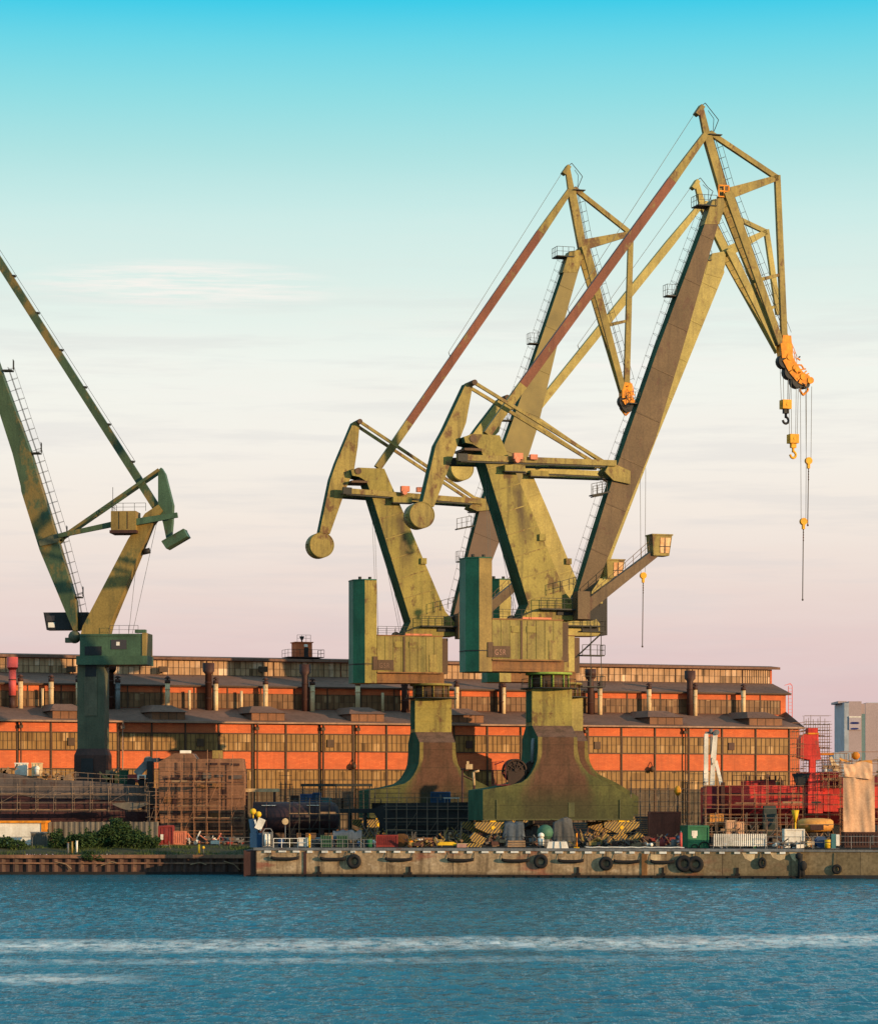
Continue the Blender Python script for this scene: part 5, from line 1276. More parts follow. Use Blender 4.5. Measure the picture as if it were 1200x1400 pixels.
# --- middle yard
u3 = 325/F
tk = thing('tank_hull','long plum brown cylindrical hull section lying behind the quay left of centre','hull section',(wx(400,328),330,GZ))
mb = MB(); xa_, xb_ = wx(345,328)-wx(400,328), wx(463,328)-wx(400,328); zc = wz(1118,328)-GZ
mb.tube((xa_,0,zc),(xb_-1.0,0,zc),1.75,26); 
mb.rings([[(xb_-1.0+dx, 1.75*f*math.cos(2*math.pi*i/26), zc+1.75*f*math.sin(2*math.pi*i/26)) for i in range(26)] for dx,f in ((0,1),(.5,.93),(.85,.72),(1.0,.4))],0,True,True)
for x in (xa_+1.5,0,xb_-2.5): mb.tube((x-.08,0,zc),(x+.08,0,zc),1.8,26)
mb.build('shell','tankplum',tk)
mb = MB()
for x in (xa_+1,0,xb_-2): mb.box(x-.3,x+.3,-1.3,1.3,0,zc-1.2)
mb.build('cradle','stackbrown',tk)
mb = MB(); mb.box(xa_+1,xa_+2.6,-1.3,-.9,zc+1.32,zc+1.4); mb.box(xb_-3.6,xb_-2.2,-1.3,-.9,zc+1.32,zc+1.4); mb.build('top_plate','white',tk)
mb = MB(); xx = wx(383,328)-wx(400,328); 
pf = thing('work_platform','dark steel working platform with railings behind the plum hull','platform',(wx(455,337),339,GZ))
px0_, px1_ = wx(392,337)-wx(455,337), wx(520,337)-wx(455,337); zt = wz(1106,337)-GZ
mb = MB(); mb.box(px0_,px1_,-2,3,zt-.5,zt)
for k in range(7): x=px0_+(px1_-px0_)*k/6; mb.box(x-.15,x+.15,-1.9,-1.6,0,zt-.503); mb.box(x-.15,x+.15,2.5,2.8,0,zt-.503)
mb.build('deck','black',pf)
mb = MB(); rail(mb,[(px0_,-1.95,zt),(px1_,-1.95,zt)],1.2,.04,1.3); mb.box(px0_+1.5,px1_-1,.6,2.5,zt+2.6,zt+2.9); 
for k in range(5): x=px0_+1.7+(px1_-px0_-3)*k/4; mb.box(x-.08,x+.08,.7,.9,zt,zt+2.597)
mb.build('railing','thin',pf)
for px0,px1,py,mt,lab,nm in ((411,427,1086,'blue','blue container on the dark platform, left of the teal cabinet','container'),(428,438,1084,'deepblue','dark blue crate squeezed between the blue container and teal cabinet','container'),(440,452,1091,'teal','small teal cabinet on the dark platform','cabinet'),(454,468,1092,'mauve','mauve brown cabinet right of the teal one','cabinet'),(468,483,1083,'hullbrown','taller brown box at the right of the platform row','container'),(398,408,1088,'stackbrown','dark brown box at the left of the platform row','container')):
    container(nm,lab,nm,px0,px1,py,337.8,mt,1.6,group='boxes on the dark platform',zb=GZ+zt,ribs=5,door=nm=='container')
o = thing('concrete_beam','long pale concrete beam laid across two posts beside the scaffold','beam',(wx(360,336),336,GZ))
a,b = wx(323,336)-wx(360,336), wx(382,336)-wx(360,336); z=wz(1083,336)-GZ; z0=wz(1078.5,336)-GZ
MB().box(a,b,-.3,.3,z,z0).build('slab','cream',o)
for x in (a+1.2,b-.6): MB().box(x-.12,x+.12,-.2,.2,0,z-.003).build('post','stackbrown',o)
sg = scaffold('short dark scaffold tower right of the pale beam', wx(384,336), wx(396,336), 335.5, 337, GZ, wz(1072,336), 2, 5, 'thin', (), seed=21, extra=.5)
scaffold('low dark scaffold along the hall between beam and crane', wx(400,346), wx(545,346), 345.5, 347, GZ, wz(1078,346), 9, 4, 'thin', (), seed=22, extra=.3)
# black barge hull in front of the middle crane
bg = thing('black_barge','low black hull with railings lying in front of the middle crane','barge',(wx(580,331),333,GZ))
c0 = wx(580,331); mb = MB(); st=[]
for px,hw2,pt_,pb in ((508,2.2,1098,1106),(530,2.6,1098,1145),(560,2.6,1098,1150),(632,2.6,1097,1150),(645,2.0,1097,1150)):
    x=wx(px,331)-c0; zt=wz(pt_,331)-GZ; zb2=max(.1,wz(pb,331)-GZ); st.append([(x,-hw2*.8,zb2),(x,-hw2,zt),(x,hw2,zt),(x,hw2*.8,zb2)])
mb.rings(st); mb.build('hull','black',bg)
mb = MB(); zt=wz(1098,331)-GZ
for py in (1107,1118,1128): z=wz(py,331)-GZ; mb.box(wx(534,331)-c0,wx(642,331)-c0,-2.75,-2.6,z-.05,z+.05)
rail(mb,[(wx(512,331)-c0,-2.2,zt),(wx(640,331)-c0,-2.4,zt)],1.1,.035,1.5); mb.build('railing','thin',bg)
container('blue_box','dark blue box standing on the black barge under the middle crane','container',589,615,1083,331.5,'deepblue',1.8,ribs=6,zb=GZ+zt+.003)
bo = thing('deck_bench','pale deck bench right of the dark blue box','bench',(wx(617,330),330.6,GZ+zt)); MB().box(-.9,.9,-.2,.2,.5,.6).build('top','white',bo); MB().box(-.8,-.7,-.2,.2,0,.497).box(.7,.8,-.2,.2,0,.497).build('leg','steel',bo)

# --- along the quay edge
def qthing(name,label,cat,px,back=1.2,group=None): 
    return thing(name,label,cat,on_quay(px,back),0,group)
o = qthing('winch_machine','small blue and white dockside winch topped with two yellow balls','winch',352,2.0)
s_=304/F
mb=MB(); mb.box(-.75,.45,-.6,.6,0,1.5); mb.beam((-.3,-.1,1.4),(-.55,-.1,3.0),.7,.8); mb.build('housing','deepblue',o)
mb=MB(); mb.beam((.05,-.55,1.9),(.55,-.55,3.0),.75,.1); mb.beam((.0,-.5,1.95),(-.25,-.5,2.9),.18,.1); mb.build('white_panel','white',o)
MB().ball((-.45,-.2,3.75),.34,10).tube((-.45,-.2,3.0),(-.45,-.2,3.5),.08,6).build('yellow_ball','yellow',o)
MB().ball((.12,-.2,3.45),.32,10).tube((.1,-.2,3.0),(.1,-.2,3.2),.08,6).build('yellow_ball','yellow',o)
o = qthing('gas_bottle_cage','grey arched cage holding shiny bottles beside the blue winch','bottle cage',366,1.2)
mb=MB(); mb.path([(-.5,0,0),(-.5,0,1.6),(-.3,0,1.95),(.3,0,1.95),(.5,0,1.6),(.5,0,0)],.06,6); mb.box(-.48,.48,-.3,.3,.05,.15); mb.box(-.46,.46,.2,.3,.2,1.6); mb.build('cage','steel',o)
for x in (-.22,.12): MB().tube((x,-.05,.16),(x,-.05,1.25),.15,10).ball((x,-.05,1.3),.14,8).build('bottle','white',o)
railing('white barrier by the quay edge right of the bottle cage', 374, 418, qy(395)+.8, 'white', .95, .75)
railing('grey railing along the quay edge left of the red crate', 425, 512, qy(470)+.8, 'steel', .85, 1.1)
o = qthing('round_sign','small round pale sign on a thin pole before the plum hull','sign',390,3.0); MB().tube((0,0,0),(0,0,2.3),.05,6).build('pole','steel',o); MB().tube((0,-.05,2.7),(0,.05,2.7),.34,16).build('disc','cream',o)
o = qthing('mooring_post','yellow topped mooring post by the crates','post',423,1.0); MB().tube((0,0,0),(0,0,1.25),.12,8).build('shaft','yellow',o); MB().tube((0,0,1.253),(0,0,1.45),.16,8,r1=.05).build('cap','orange',o)
o = qthing('white_cabinet','low white double cabinet at the quay edge near the yellow mooring post','cabinet',416,1.6); MB().box(-.55,.55,-.4,.4,.1,.95).box(-.6,.6,-.45,.45,.953,1.02).build('body','white',o); MB().box(-.02,.02,-.43,-.403,.15,.9).build('door_gap','thin',o)
for i,(px,mt,lab) in enumerate(((446,'camogreen','grey green slatted crate right of the yellow mooring post'),(468,'camogreen','green slatted crate under the blue tarpaulin'))):
    o=qthing('slatted_crate',lab,'crate',px,1.8,'slatted crates'); mb=MB(); mb.box(-.55,.55,-.5,.5,.05,1.2); 
    mb.build('box','darkgreen',o); mb=MB()
    for k in range(5): x=-.5+k*.25; mb.box(x-.06,x+.06,-.56,-.503,.05,1.3)
    mb.build('slat',mt,o)
tp = qthing('tarpaulin_cover','blue grey tarpaulin slung over frames at the quay edge','tarpaulin',475,2.6)
mb=MB(); rn=random.Random(3); n=9; rows=[]
for j,(y,z) in enumerate(((-.9,.9),(-.85,1.55),(-.4,1.75),(.5,1.8),(.8,1.2))): rows.append([(-1.5+3.0*i/n, y+rn.uniform(-.06,.06), z+rn.uniform(-.09,.09)-(.12 if i%3==1 else 0)) for i in range(n+1)])
for a,b in zip(rows,rows[1:]):
    for i in range(n): mb.add([a[i],a[i+1],b[i+1],b[i]],[(0,1,2,3)],0,True)
mb.build('sheet','tarpblue',tp); mb=MB()
for x in (-1.4,0,1.4): mb.tube((x,-.8,0),(x,-.8,1.5),.05,5); mb.tube((x,.7,0),(x,.7,1.2),.05,5)
mb.build('frame','steel',tp)
heap('small pile of bottles and rope between tarpaulin and red crate',487,512,1143,308,['white','scrap','blue'],16,seed=31)
container('red_crate','bright dark red ribbed crate on the quay left of the cranes','crate',515,543,1142,306.5,'tileredbox',1.5,ribs=9,door=False)
heap('tangle of yellow brown timber and rope in front of the black barge',470,545,1128,322,['timber','ochre','scrap'],50,seed=33)
heap('yellowish scrap and cable heap left of the striped bogies',606,632,1128,315,['ochre','timber','scrap'],26,seed=35)
o = qthing('yellow_trolley','low bright yellow trolley on the quay edge left of the nearest crane','trolley',611,.9)
mb=MB(); mb.box(-.95,.95,-.3,.3,.28,.52); mb.box(-.8,.75,-.28,.28,.523,.62); mb.build('deck','yellow',o)
for x in (-.7,.7): MB().tube((x,-.32,.14),(x,.32,.14),.14,10).build('wheel','rubber',o)
MB().tube((-.9,0,.5),(-1.25,0,1.15),.04,5).build('handle','steel',o)
o = qthing('striped_barrier','low yellow and black barrier right of the yellow trolley','barrier',648,.9); MB().box(-.75,.75,-.12,.12,.1,.5).build('board','hazard',o); MB().box(-.7,-.6,-.25,.25,0,.097).box(.6,.7,-.25,.25,0,.097).build('foot','steel',o)
o = qthing('pink_crate','flat pinkish crate between yellow trolley and striped barrier','crate',632,.9); MB().box(-.55,.55,-.3,.3,.05,.42).build('box','salmon2',o); MB().box(-.58,.58,-.32,.32,.423,.47).build('lid','cream',o)
def tarped(label,px0,px1,py0,Y,mat,seed):
    rn=random.Random(seed); x0,x1=wx(px0,Y),wx(px1,Y); w=(x1-x0)/2; h=wz(py0,Y)-GZ
    o=thing('covered_machine',label,'covered machine',((x0+x1)/2,Y+1.2,GZ),0,'tarpaulin covered machines')
    n=56; K=12; rs=[]; ph=[rn.uniform(0,6) for _ in range(6)]; tops=[1+.09*math.sin(2*math.pi*i/n*2+ph[0])+.07*math.sin(2*math.pi*i/n*3+ph[1]) for i in range(n)]
    for k in range(K+1):
        g=k/K; r=[]
        for i in range(n):
            a=2*math.pi*i/n; cx,sy=math.cos(a),math.sin(a); sq=1/max(abs(cx),abs(sy))**.94
            f=(1.06-.2*g) if g<.9 else (1.06-.2*.9)*(1-((g-.9)/.1)**2*.6)
            pl=1+(.085*math.sin(a*9+ph[2]+1.5*g)+.06*math.sin(a*15+ph[3]-2*g)+.05*math.sin(a*5+ph[4]+4*g))*(1.05-g)
            z=h*g*(tops[i] if g>.3 else 1)+.05*math.sin(a*7+ph[5])*(1 if k else 0)
            r.append((w*f*cx*sq*pl*.86+.12*w*g*math.sin(ph[0]), 1.1*f*sy*sq*pl*.86, max(0,z)))
        rs.append(r)
    mb=MB(); mb.rings(rs,0,True,True); mb.build('tarpaulin',mat,o)
    MB().box(-w*.7,w*.7,-.8,.8,-.0,.1).build('pallet','timber',o)
    return o
tarped('machine under slate blue tarpaulin right of the left striped bogies',684,719,1123,312,'tarpblue',1)
tarped('machine under brownish grey tarpaulin between the two blue grey covers',716,742,1130,315,'hullgrey',5)
tarped('tall pleated grey tarpaulin cover left of the orange cone',753,788,1122,311,'tarp',2)
o=qthing('buoy','faded green round buoy between the tarpaulin covers','buoy',745,6.0); MB().ball((0,0,1.55),.85,14).build('float','palegreen',o); MB().tube((0,0,0),(0,0,.85),.4,10,r1=.5).build('base','steel',o)
o=qthing('white_drum','small white drum in front of the green buoy','drum',739.5,3.0); MB().ball((0,0,1.25),.33,12).tube((0,0,.25),(0,0,1.0),.3,12).build('shell','white',o); MB().box(-.35,.35,-.3,.3,0,.25).build('stand','black',o)
o=qthing('timber_pallet_stack','pale timber stack at the quay edge below the slate blue cover','timber stack',706,1.0); mb=MB()
for k in range(3): mb.box(-.95+.03*k,.92-.02*k,-.4,.4,.12+.24*k,.3+.24*k)
mb.build('plank','timber',o); MB().box(-.8,-.6,-.4,.4,0,.117).box(.6,.8,-.4,.4,0,.117).build('bearer','log',o)
for i,(px,lab) in enumerate(((752,'left of three white concrete weights on the quay edge'),(762,'middle of three white concrete weights on the quay edge'),(772,'right of three white concrete weights on the quay edge'))):
    o=qthing('concrete_weight',lab,'weight',px,1.0,'white concrete weights'); sk=(i-1)*.12
    MB().rings([[(-.36,-.3,0),(.36,-.3,0),(.36,.3,0),(-.36,.3,0)],[(-.3-sk,-.25,.68),(.3-sk,-.25,.68),(.3-sk,.25,.68),(-.3-sk,.25,.68)]]).build('block','white',o); MB().torus((-sk,0,.72),.1,.03,n=10,k=5).build('lifting_eye','steel',o)
o=qthing('orange_cone','tall orange post on a yellow foot beside the grey cover','post',788,1.0); MB().tube((0,0,.12),(0,0,1.55),.09,8).build('shaft','orange',o); MB().box(-.28,.28,-.28,.28,0,.117).build('foot','yellow',o)
railing('dark railing along the quay edge under the nearest crane', 690, 785, qy(735)+1.9, 'thin', 1.15, 1.4)
heap('dark heap of tackle under the nearest crane between the covers and right bogies',790,828,1130,314,['scrap','stackbrown','timber'],36,seed=41)
heap('pale stones and scrap beside the right striped bogies',880,905,1148,308,['white','timber','scrap'],18,seed=42)
heap('dark scrap with blue and red bits left of the green skip',893,932,1137,311,['scrap','deepblue','tileredbox'],40,seed=43)
o=qthing('red_cylinder','tall red gas cylinder standing left of the green skip','gas cylinder',930.5,1.6); MB().tube((0,0,0),(0,0,1.5),.15,10).ball((0,0,1.5),.15,10).build('body','pinkred',o); MB().tube((0,0,1.6),(0,0,1.78),.06,6).build('valve','steel',o)
sk=container('green_skip','tall green steel skip with a white square notice on the quay edge','skip',937,965,1130,299.5,'gskip',3.2,rz=R(9),ribs=0,door=False)
hb=wz(1130,299.5)-GZ; mb=MB(); mb.box(-.7,-.1,-1.64,-1.603,1.25,1.8); mb.box(-.6,-.2,-1.64,-1.603,1.05,1.247); mb.build('notice','white',sk)
mb=MB(); mb.box(-1.1,1.1,-1.7,1.7,hb+.023,hb+.1); mb.build('lid','deepgreen',sk)
mb=MB(); mb.torus((.6,-1.75,.1),.55,.06,n=16,k=6); mb.torus((-.4,-1.75,.05),.35,.05,n=16,k=6); mb.build('hose_coil','rubber',sk)
o=thing('mooring_line','long grey rope lying along the quay edge from centre to the green skip','rope'); pts=[on_quay(px,.15)+Vector((0,0,.12+.03*math.sin(px))) for px in range(800,936,9)]; MB().path(pts,.06,6).build('strand','white',o); MB().ball(pts[0],.12,6).build('knot','rope',o)
railing('white picket fence on the quay right of the green skip', 975, 1048, qy(1010)+1.5, 'steel', 1.25, 1.5, pickets=26)
railing('grey hooped railing on the quay before the white box', 1046, 1110, qy(1080)+1.5, 'steel', 1.2, 1.3)
railing('long grey railing on the quay at the far right', 1112, 1215, qy(1160)+2.5, 'steel', 1.25, 1.8)
heap('low pile of green and white fittings before the picket fence',985,1050,1150,298,['gskip','white','scrap'],30,seed=51)
heap('white and grey fittings below the white box',1060,1100,1148,297,['white','steel','scrap'],24,seed=52)
container('white_box','white steel box behind the railing right of the picket fence','container',1073,1099,1134,301,'white',2.0,ribs=0,door=False)
heap('orange and pale scraps right of the white box',1098,1112,1146,300,['orange','cream','scrap'],12,seed=53)
o=qthing('dock_worker_cabinet','narrow teal and white cabinet on the quay near the right railing','cabinet',1139,1.9); MB().box(-.22,.22,-.2,.2,.05,1.5).build('body','teal',o); MB().box(.25,.6,-.2,.2,.3,1.45).build('white_side','white',o); MB().box(-.3,.6,-.25,.25,0,.047).build('plinth','steel',o)
container('dark_container','long dark brown container at the far right below the peach sheeting','container',1155,1230,1138,303,'stackbrown',2.4,ribs=18)
# dark stock stacked along the foot of the hall
for i,(a,b,py,Yy,mt,lab) in enumerate(((690,722,1126,352,'black','black steel stock stacked behind the slate blue cover'),(728,770,1122,356,'stackbrown','brown steel stock stacked behind the green buoy'),(775,815,1125,352,'scrap','grey steel stock stacked behind the orange post'),(818,870,1128,350,'black','black steel stock stacked behind the right striped bogies'),(868,892,1118,349,'hullgrey','grey brown stock beside the mesh cage'),(640,688,1128,346,'stackbrown','brown steel stock stacked behind the left striped bogies'),(560,632,1120,347,'black','black steel stock behind the black barge'))):
    x0,x1=wx(a,Yy),wx(b,Yy); w=(x1-x0)/2; h=wz(py,Yy)-GZ; rn=random.Random(70+i)
    o=thing('steel_stack',lab,'steel stock',((x0+x1)/2,Yy,GZ),0,'steel stock along the hall'); z=.15; k=0
    for s in (-.7,.7): MB().box(w*s-.12,w*s+.12,-.9,.9,0,.147).build('bearer','log',o)
    mb=MB()
    while z<h:
        t_=rn.uniform(.18,.4); mb.box(-w*rn.uniform(.85,1),w*rn.uniform(.85,1),-.8,.8+rn.uniform(0,.2),z,z+t_-.03); z+=t_
    mb.build('section_pile',mt,o)

# odds and ends between the bigger things
def cable_drum(label, px, Y, r, mt):
    o=thing('cable_drum',label,'cable drum',(wx(px,Y),Y,GZ),R(random.uniform(-25,25)),'cable drums in the yard')
    for s in (-.45,.45): MB().tube((0,s-.05,r),(0,s+.05,r),r,20).build('flange',mt,o)
    MB().tube((0,-.39,r),(0,.39,r),r*.62,16).build('wound_cable','black',o)
for a in (('wooden cable drum behind the left slatted crate',455,311,.62,'timber'),('rusty cable drum beside the bright dark red crate',549,309,.7,'rustbeam'),('small dark cable drum left of the mesh cage',884,312,.55,'stackbrown'),('blue cable drum near the set back wall at right',1122,301,.6,'blue')): cable_drum(*a)
def oil_drum(label, px, Y, mt):
    o=thing('oil_drum',label,'drum',(wx(px,Y),Y,GZ),0,'oil drums in the yard'); MB().tube((0,0,0),(0,0,.88),.29,14).build('shell',mt,o)
    for z in (.28,.58,.86): MB().torus((0,0,z),.29,.02,axis='z',n=14,k=5).build('hoop',mt,o)
for a in (('blue oil drum left of the round pale sign',384,308,'blue'),('rusty oil drum right of the round pale sign',397,308.5,'rustbeam'),('green oil drum between the blue tarpaulin and the bright red crate',505,306,'gskip'),('orange oil drum right of the bright dark red crate',561,306,'orange'),('white oil drum in front of the black barge',574,308,'white'),('red oil drum below the mesh cage',905,304,'tileredbox'),('grey oil drum beside the red gas cylinder',921,303,'steel'),('yellow oil drum by the far right railing',1131,300,'yellow')): oil_drum(*a)
def pipe_bundle(label, px0, px1, Y, rows, mt):
    x0,x1=wx(px0,Y),wx(px1,Y); w=(x1-x0)/2; o=thing('pipe_bundle',label,'pipe bundle',((x0+x1)/2,Y,GZ),0,'pipe bundles in the yard')
    for s in (-.6,.6): MB().box(w*s-.1,w*s+.1,-.6,.6,0,.14).build('bearer','log',o)
    rn=random.Random(int(px0)); k=0
    for j in range(rows):
        for i in range(4-j): y=-.45+.3*i+.15*j; MB().tube((-w+rn.uniform(0,.3),y,.29+.26*j),(w-rn.uniform(0,.3),y,.29+.26*j),.14,8).build('pipe',mt,o)
for a in (('grey pipe bundle lying before the plum hull',430,462,314,3,'steel'),('rusty pipe bundle under the middle crane',556,592,312,3,'rustbeam'),('brown pipe bundle between the right bogies and mesh cage',872,893,315,3,'stackbrown'),('pale pipe bundle behind the white picket fence',1002,1040,304,2,'cream')): pipe_bundle(*a)
scaffold('dark scaffold before the black barge under the middle crane', wx(528,328), wx(640,328), 327.2, 328.4, GZ, wz(1102,328), 8, 3, 'scaf', (1,), seed=81, extra=1.0)
scaffold('scaffold screen along the hall between the nearest crane and the mesh cage', wx(862,347), wx(938,347), 346, 347.3, GZ, wz(1078,347), 6, 4, 'scaf', (2,), seed=82, extra=1.4)
scaffold('cluttered scaffold over the plum hull top', wx(396,326.5), wx(478,326.5), 325.6, 326.8, GZ, wz(1094,326), 6, 3, 'thin', (2,), seed=83, extra=1.3)

for px0,px1,py,Yy,mt,lab,sd in ((664,690,1136,307.5,['stackbrown','scrap','timber'],'brown scrap heap between the left bogies and the slate blue cover',91),(716,752,1140,306.5,['scrap','steel','stackbrown'],'grey scrap heap around the small white drum',92),(786,832,1140,306,['scrap','ochre','black'],'scrap heap at the quay edge right of the orange post',93),(838,872,1144,304.5,['stackbrown','timber','scrap'],'low timber and scrap heap in front of the right bogies',94),(560,606,1140,305.5,['scrap','stackbrown','ochre'],'scrap heap in front of the black barge by the yellow trolley',95),(430,470,1146,306,['scrap','steel','stackbrown'],'small scrap heap around the left slatted crate',96),(1000,1072,1126,312,['stackbrown','scrap','black'],'dark scrap heap under the red ship behind the picket fence',97),(1104,1150,1136,309,['scrap','rustbeam','timber'],'rusty scrap heap below the lifeboat',98)):
    heap(lab,px0,px1,py,Yy,mt,60,seed=sd)
# --- right: the red ship in its scaffold
rs_ = thing('red_ship','red ship under repair behind scaffolding at right, with stepped deckhouse','ship',(wx(1060,330),333,GZ)); c0=wx(1060,330)
def X(px,Y=330): return wx(px,Y)-c0
def Z(py,Y=330): return wz(py,Y)-GZ
mb=MB(); st=[]
for px,hw2,pt_ in ((962,1.2,1077),(968,2.6,1075),(985,4.2,1075),(1010,4.8,1074),(1060,5,1074),(1130,5,1078),(1260,5,1074)):
    x=X(px); st.append([(x,-hw2*.55,Z(1128)),(x,-hw2*.9,Z(1113)),(x,-hw2,Z(1105)),(x,-hw2,Z(pt_)),(x,hw2,Z(pt_)),(x,hw2,Z(1105)),(x,hw2*.55,Z(1128))])
mb.rings(st,0,True,face_mi={0:1,1:1,3:2,6:1}); mb.build('hull',['red','reddark','black'],rs_)  # lower hull coloured darker for the shade among the clutter
mb=MB(); mb.box(X(962),X(984),-4.55,-4.2,Z(1106),Z(1076)); mb.build('stern_plate','reddark',rs_)  # shade on the rounded stern put in as a dark red plate
mb=MB(); mb.box(X(983),X(988),-5.2,-4.6,Z(1128),Z(1070)); mb.build('fairlead_post','stackbrown',rs_)
mb=MB(); mb.box(X(1020),X(1036),-3,3,Z(1074)+.003,Z(1068)); mb.box(X(1040),X(1061),-2.5,3,Z(1074)+.003,Z(1066)); mb.build('hatch_coaming','red',rs_)
mb=MB(); mb.box(X(988),X(1010),-5.06,-4.98,Z(1086),Z(1084.5)); mb.box(X(1048),X(1100),-5.1,-5.003,Z(1086),Z(1084)); mb.build('rubbing_strake','stackbrown',rs_)
mb=MB(); mb.prism([(X(1090),Z(1080)),(X(1106),Z(1060)),(X(1120),Z(1058)),(X(1121),Z(1080))],-4.5,3); mb.box(X(1101),X(1121),-5.3,-4.503,Z(1112),Z(1058)); mb.box(X(1122),X(1142),-5.25,-5.003,Z(1110),Z(1086)); dh=mb.build('deckhouse','red',rs_)
mb=MB(); mb.prism([(X(1095),Z(1036)),(X(1096),Z(1010)),(X(1099),Z(1004)),(X(1120),Z(1003)),(X(1121),Z(1020)),(X(1124),Z(1038)),(X(1112),Z(1040))],-2,1.5); mb.box(X(1107),X(1120),-1.5,1.2,Z(1003)+.003,Z(995)); mb.box(X(1108),X(1116),-2.1,-1,Z(1058)+.003,Z(1038)-.003)
fn=mb.build('funnel','red',rs_)
mb=MB(); mb.box(X(1106),X(1121),-2.1,1.6,Z(1004)+.01,Z(1003)+.1); mb.build('funnel_rim','orange',fn)
mb=MB(); mb.box(X(1124),X(1148),-2,2,Z(1080)+.003,Z(1056)); mb.box(X(1150),X(1250),-3,3,Z(1078)+.003,Z(1062)); mb.box(X(1090),X(1150),-3.2,-1.5,Z(1058),Z(1056.5)); mb.build('bridge_block','reddark',rs_)
mb=MB(); mb.box(X(1130),X(1150),-1.9,-1.5,Z(1055),Z(1045)); mb.box(X(1126),X(1129),-1.6,-1.2,Z(1056),Z(1044)); mb.build('white_screen','white',rs_)
mb=MB(); mb.prism([(X(1135),Z(1036)),(X(1138),Z(1034)),(X(1150),Z(1054)),(X(1140),Z(1054))],-2.3,-2.0); mb.build('canvas_flap','cream',rs_)
MB().box(X(1124),X(1143),-1,2,Z(1032),Z(1029)).build('deck_gear','orange',rs_); MB().ball((X(1173),-1.0,Z(1033)),.5,8).build('deck_gear','orange',rs_)
mb=MB(); mb.prism([(X(1080),Z(1058)),(X(1104),Z(1058)),(X(1096),Z(1074)),(X(1086),Z(1076))],-5.5,-4.6); mb.build('hanging_platform','black',rs_)
mb=MB()
for px in (1020,1024,1033,1040,1047,1052,1060): mb.tube((X(px),-3,Z(1068)),(X(px),-3,Z(1060+(px%3))),.1,5); 
rail(mb,[(X(1000),-4,Z(1074)),(X(1072),-4,Z(1074))],1.1,.04,1.2); mb.ball((X(1049),-3,Z(1062)),.3,7); mb.build('deck_fitting','stackbrown',rs_)
mb=MB()
for px in range(968,1200,16): mb.box(X(px)-.35,X(px)+.35,-2.5,2.5,0,Z(1128)+.1)
mb.build('keel_block','black',rs_)
# white frame crane on the stern
wf=thing('deck_crane','white twin legged deck crane standing on the red ship stern','deck crane',(wx(975,330),332,wz(1074,330))); cx=wx(975,330); zb=wz(1074,330)
def fx(px): return wx(px,330)-cx
def fz(py): return wz(py,330)-zb
MB().beam((fx(966.5),-.3,0),(fx(967),-.3,fz(1003)),.5,.6,w1=.42).build('leg','white',wf)
MB().beam((fx(975),-.3,0),(fx(976.5),-.3,fz(1040)),.5,.6).beam((fx(976.5),-.3,fz(1040)),(fx(979.5),-.3,fz(1001)),.62,.6,w1=.5).build('leg','white',wf)
MB().beam((fx(980),-.3,fz(1040)),(fx(988),-.3,0),.36,.5).build('strut','white',wf)
MB().box(fx(974),fx(979),-.75,.1,fz(1043),fz(1037)).build('joint','white',wf); MB().box(fx(978),fx(983.5),-.7,.15,fz(1003.5),fz(999)).tube((fx(981),-.8,fz(1001)),(fx(981),.2,fz(1001)),.32,12).build('joint','steel',wf)
mb=MB(); mb.box(fx(966),fx(978),-.5,.1,fz(1004),fz(1000)); mb.tube((fx(973),-.5,fz(1030)),(fx(973.5),-.5,fz(1005)),.09,6); mb.box(fx(973),fx(975.5),-.65,-.3,fz(1046),fz(1036)); mb.tube((fx(971),-.4,fz(1000)),(fx(976),-.4,fz(1000)),.28,8); mb.build('winch_gear','steel',wf)
# gear around the ship's foot
o=thing('storage_hopper','dark grey hopper tank on legs in front of the red ship','hopper',(wx(1053,322),322.5,GZ)); h0=322/F
mb=MB(); mb.rings([[(-.25,-.25,1.0),(.25,-.25,1.0),(.25,.25,1.0),(-.25,.25,1.0)],[(-.8,-.7,2.3),(.8,-.7,2.3),(.8,.7,2.3),(-.8,.7,2.3)],[(-.72,-.7,wz(1102,322)-GZ),(.6,-.7,wz(1102,322)-GZ),(.6,.7,wz(1102,322)-GZ),(-.72,.7,wz(1102,322)-GZ)]]); mb.build('hopper_body','hopgrey',o)
MB().tube((-.75,-.6,0),(-.75,-.6,2.3),.07,6).tube((.75,-.6,0),(.75,-.6,2.3),.07,6).tube((.75,.6,0),(.75,.6,2.3),.07,6).tube((-.75,.6,0),(-.75,.6,2.3),.07,6).build('leg','thin',o)
o=thing('yellow_funnel','bright yellow cone funnel on a thin stem before the red ship','funnel',(wx(1087,320),320,GZ)); z=wz(1108,320)-GZ
MB().tube((0,0,z-1.3),(0,0,z),.12,14,r1=.42).build('cone','yellow',o); MB().tube((0,0,0),(0,0,z-1.3),.09,8).build('stem','yellow',o)
o=thing('lifeboat','orange yellow covered lifeboat on a cradle below the red ship','lifeboat',(wx(1116,314),315,GZ)); z0_=wz(1139,314)-GZ; z1_=wz(1119,314)-GZ; hwid=(wx(1140,314)-wx(1091,314))/2
mb=MB(); st=[]
for f,wd,lift in ((-1,.15,.5),(-.85,.8,.2),(-.4,1.3,0),(.4,1.3,0),(.85,.8,.15),(1,.2,.5)):
    x=hwid*f; st.append([(x,0,z0_+lift),(x,-wd*.8,z0_+.25+lift),(x,-wd,z0_+.9),(x,-wd*.6,z1_-.2-lift*.5),(x,0,z1_-lift*.6),(x,wd*.6,z1_-.2-lift*.5),(x,wd,z0_+.9),(x,wd*.8,z0_+.25+lift)])
mb.rings(st,0,True,True); lb=mb.build('shell','lifeb',o)
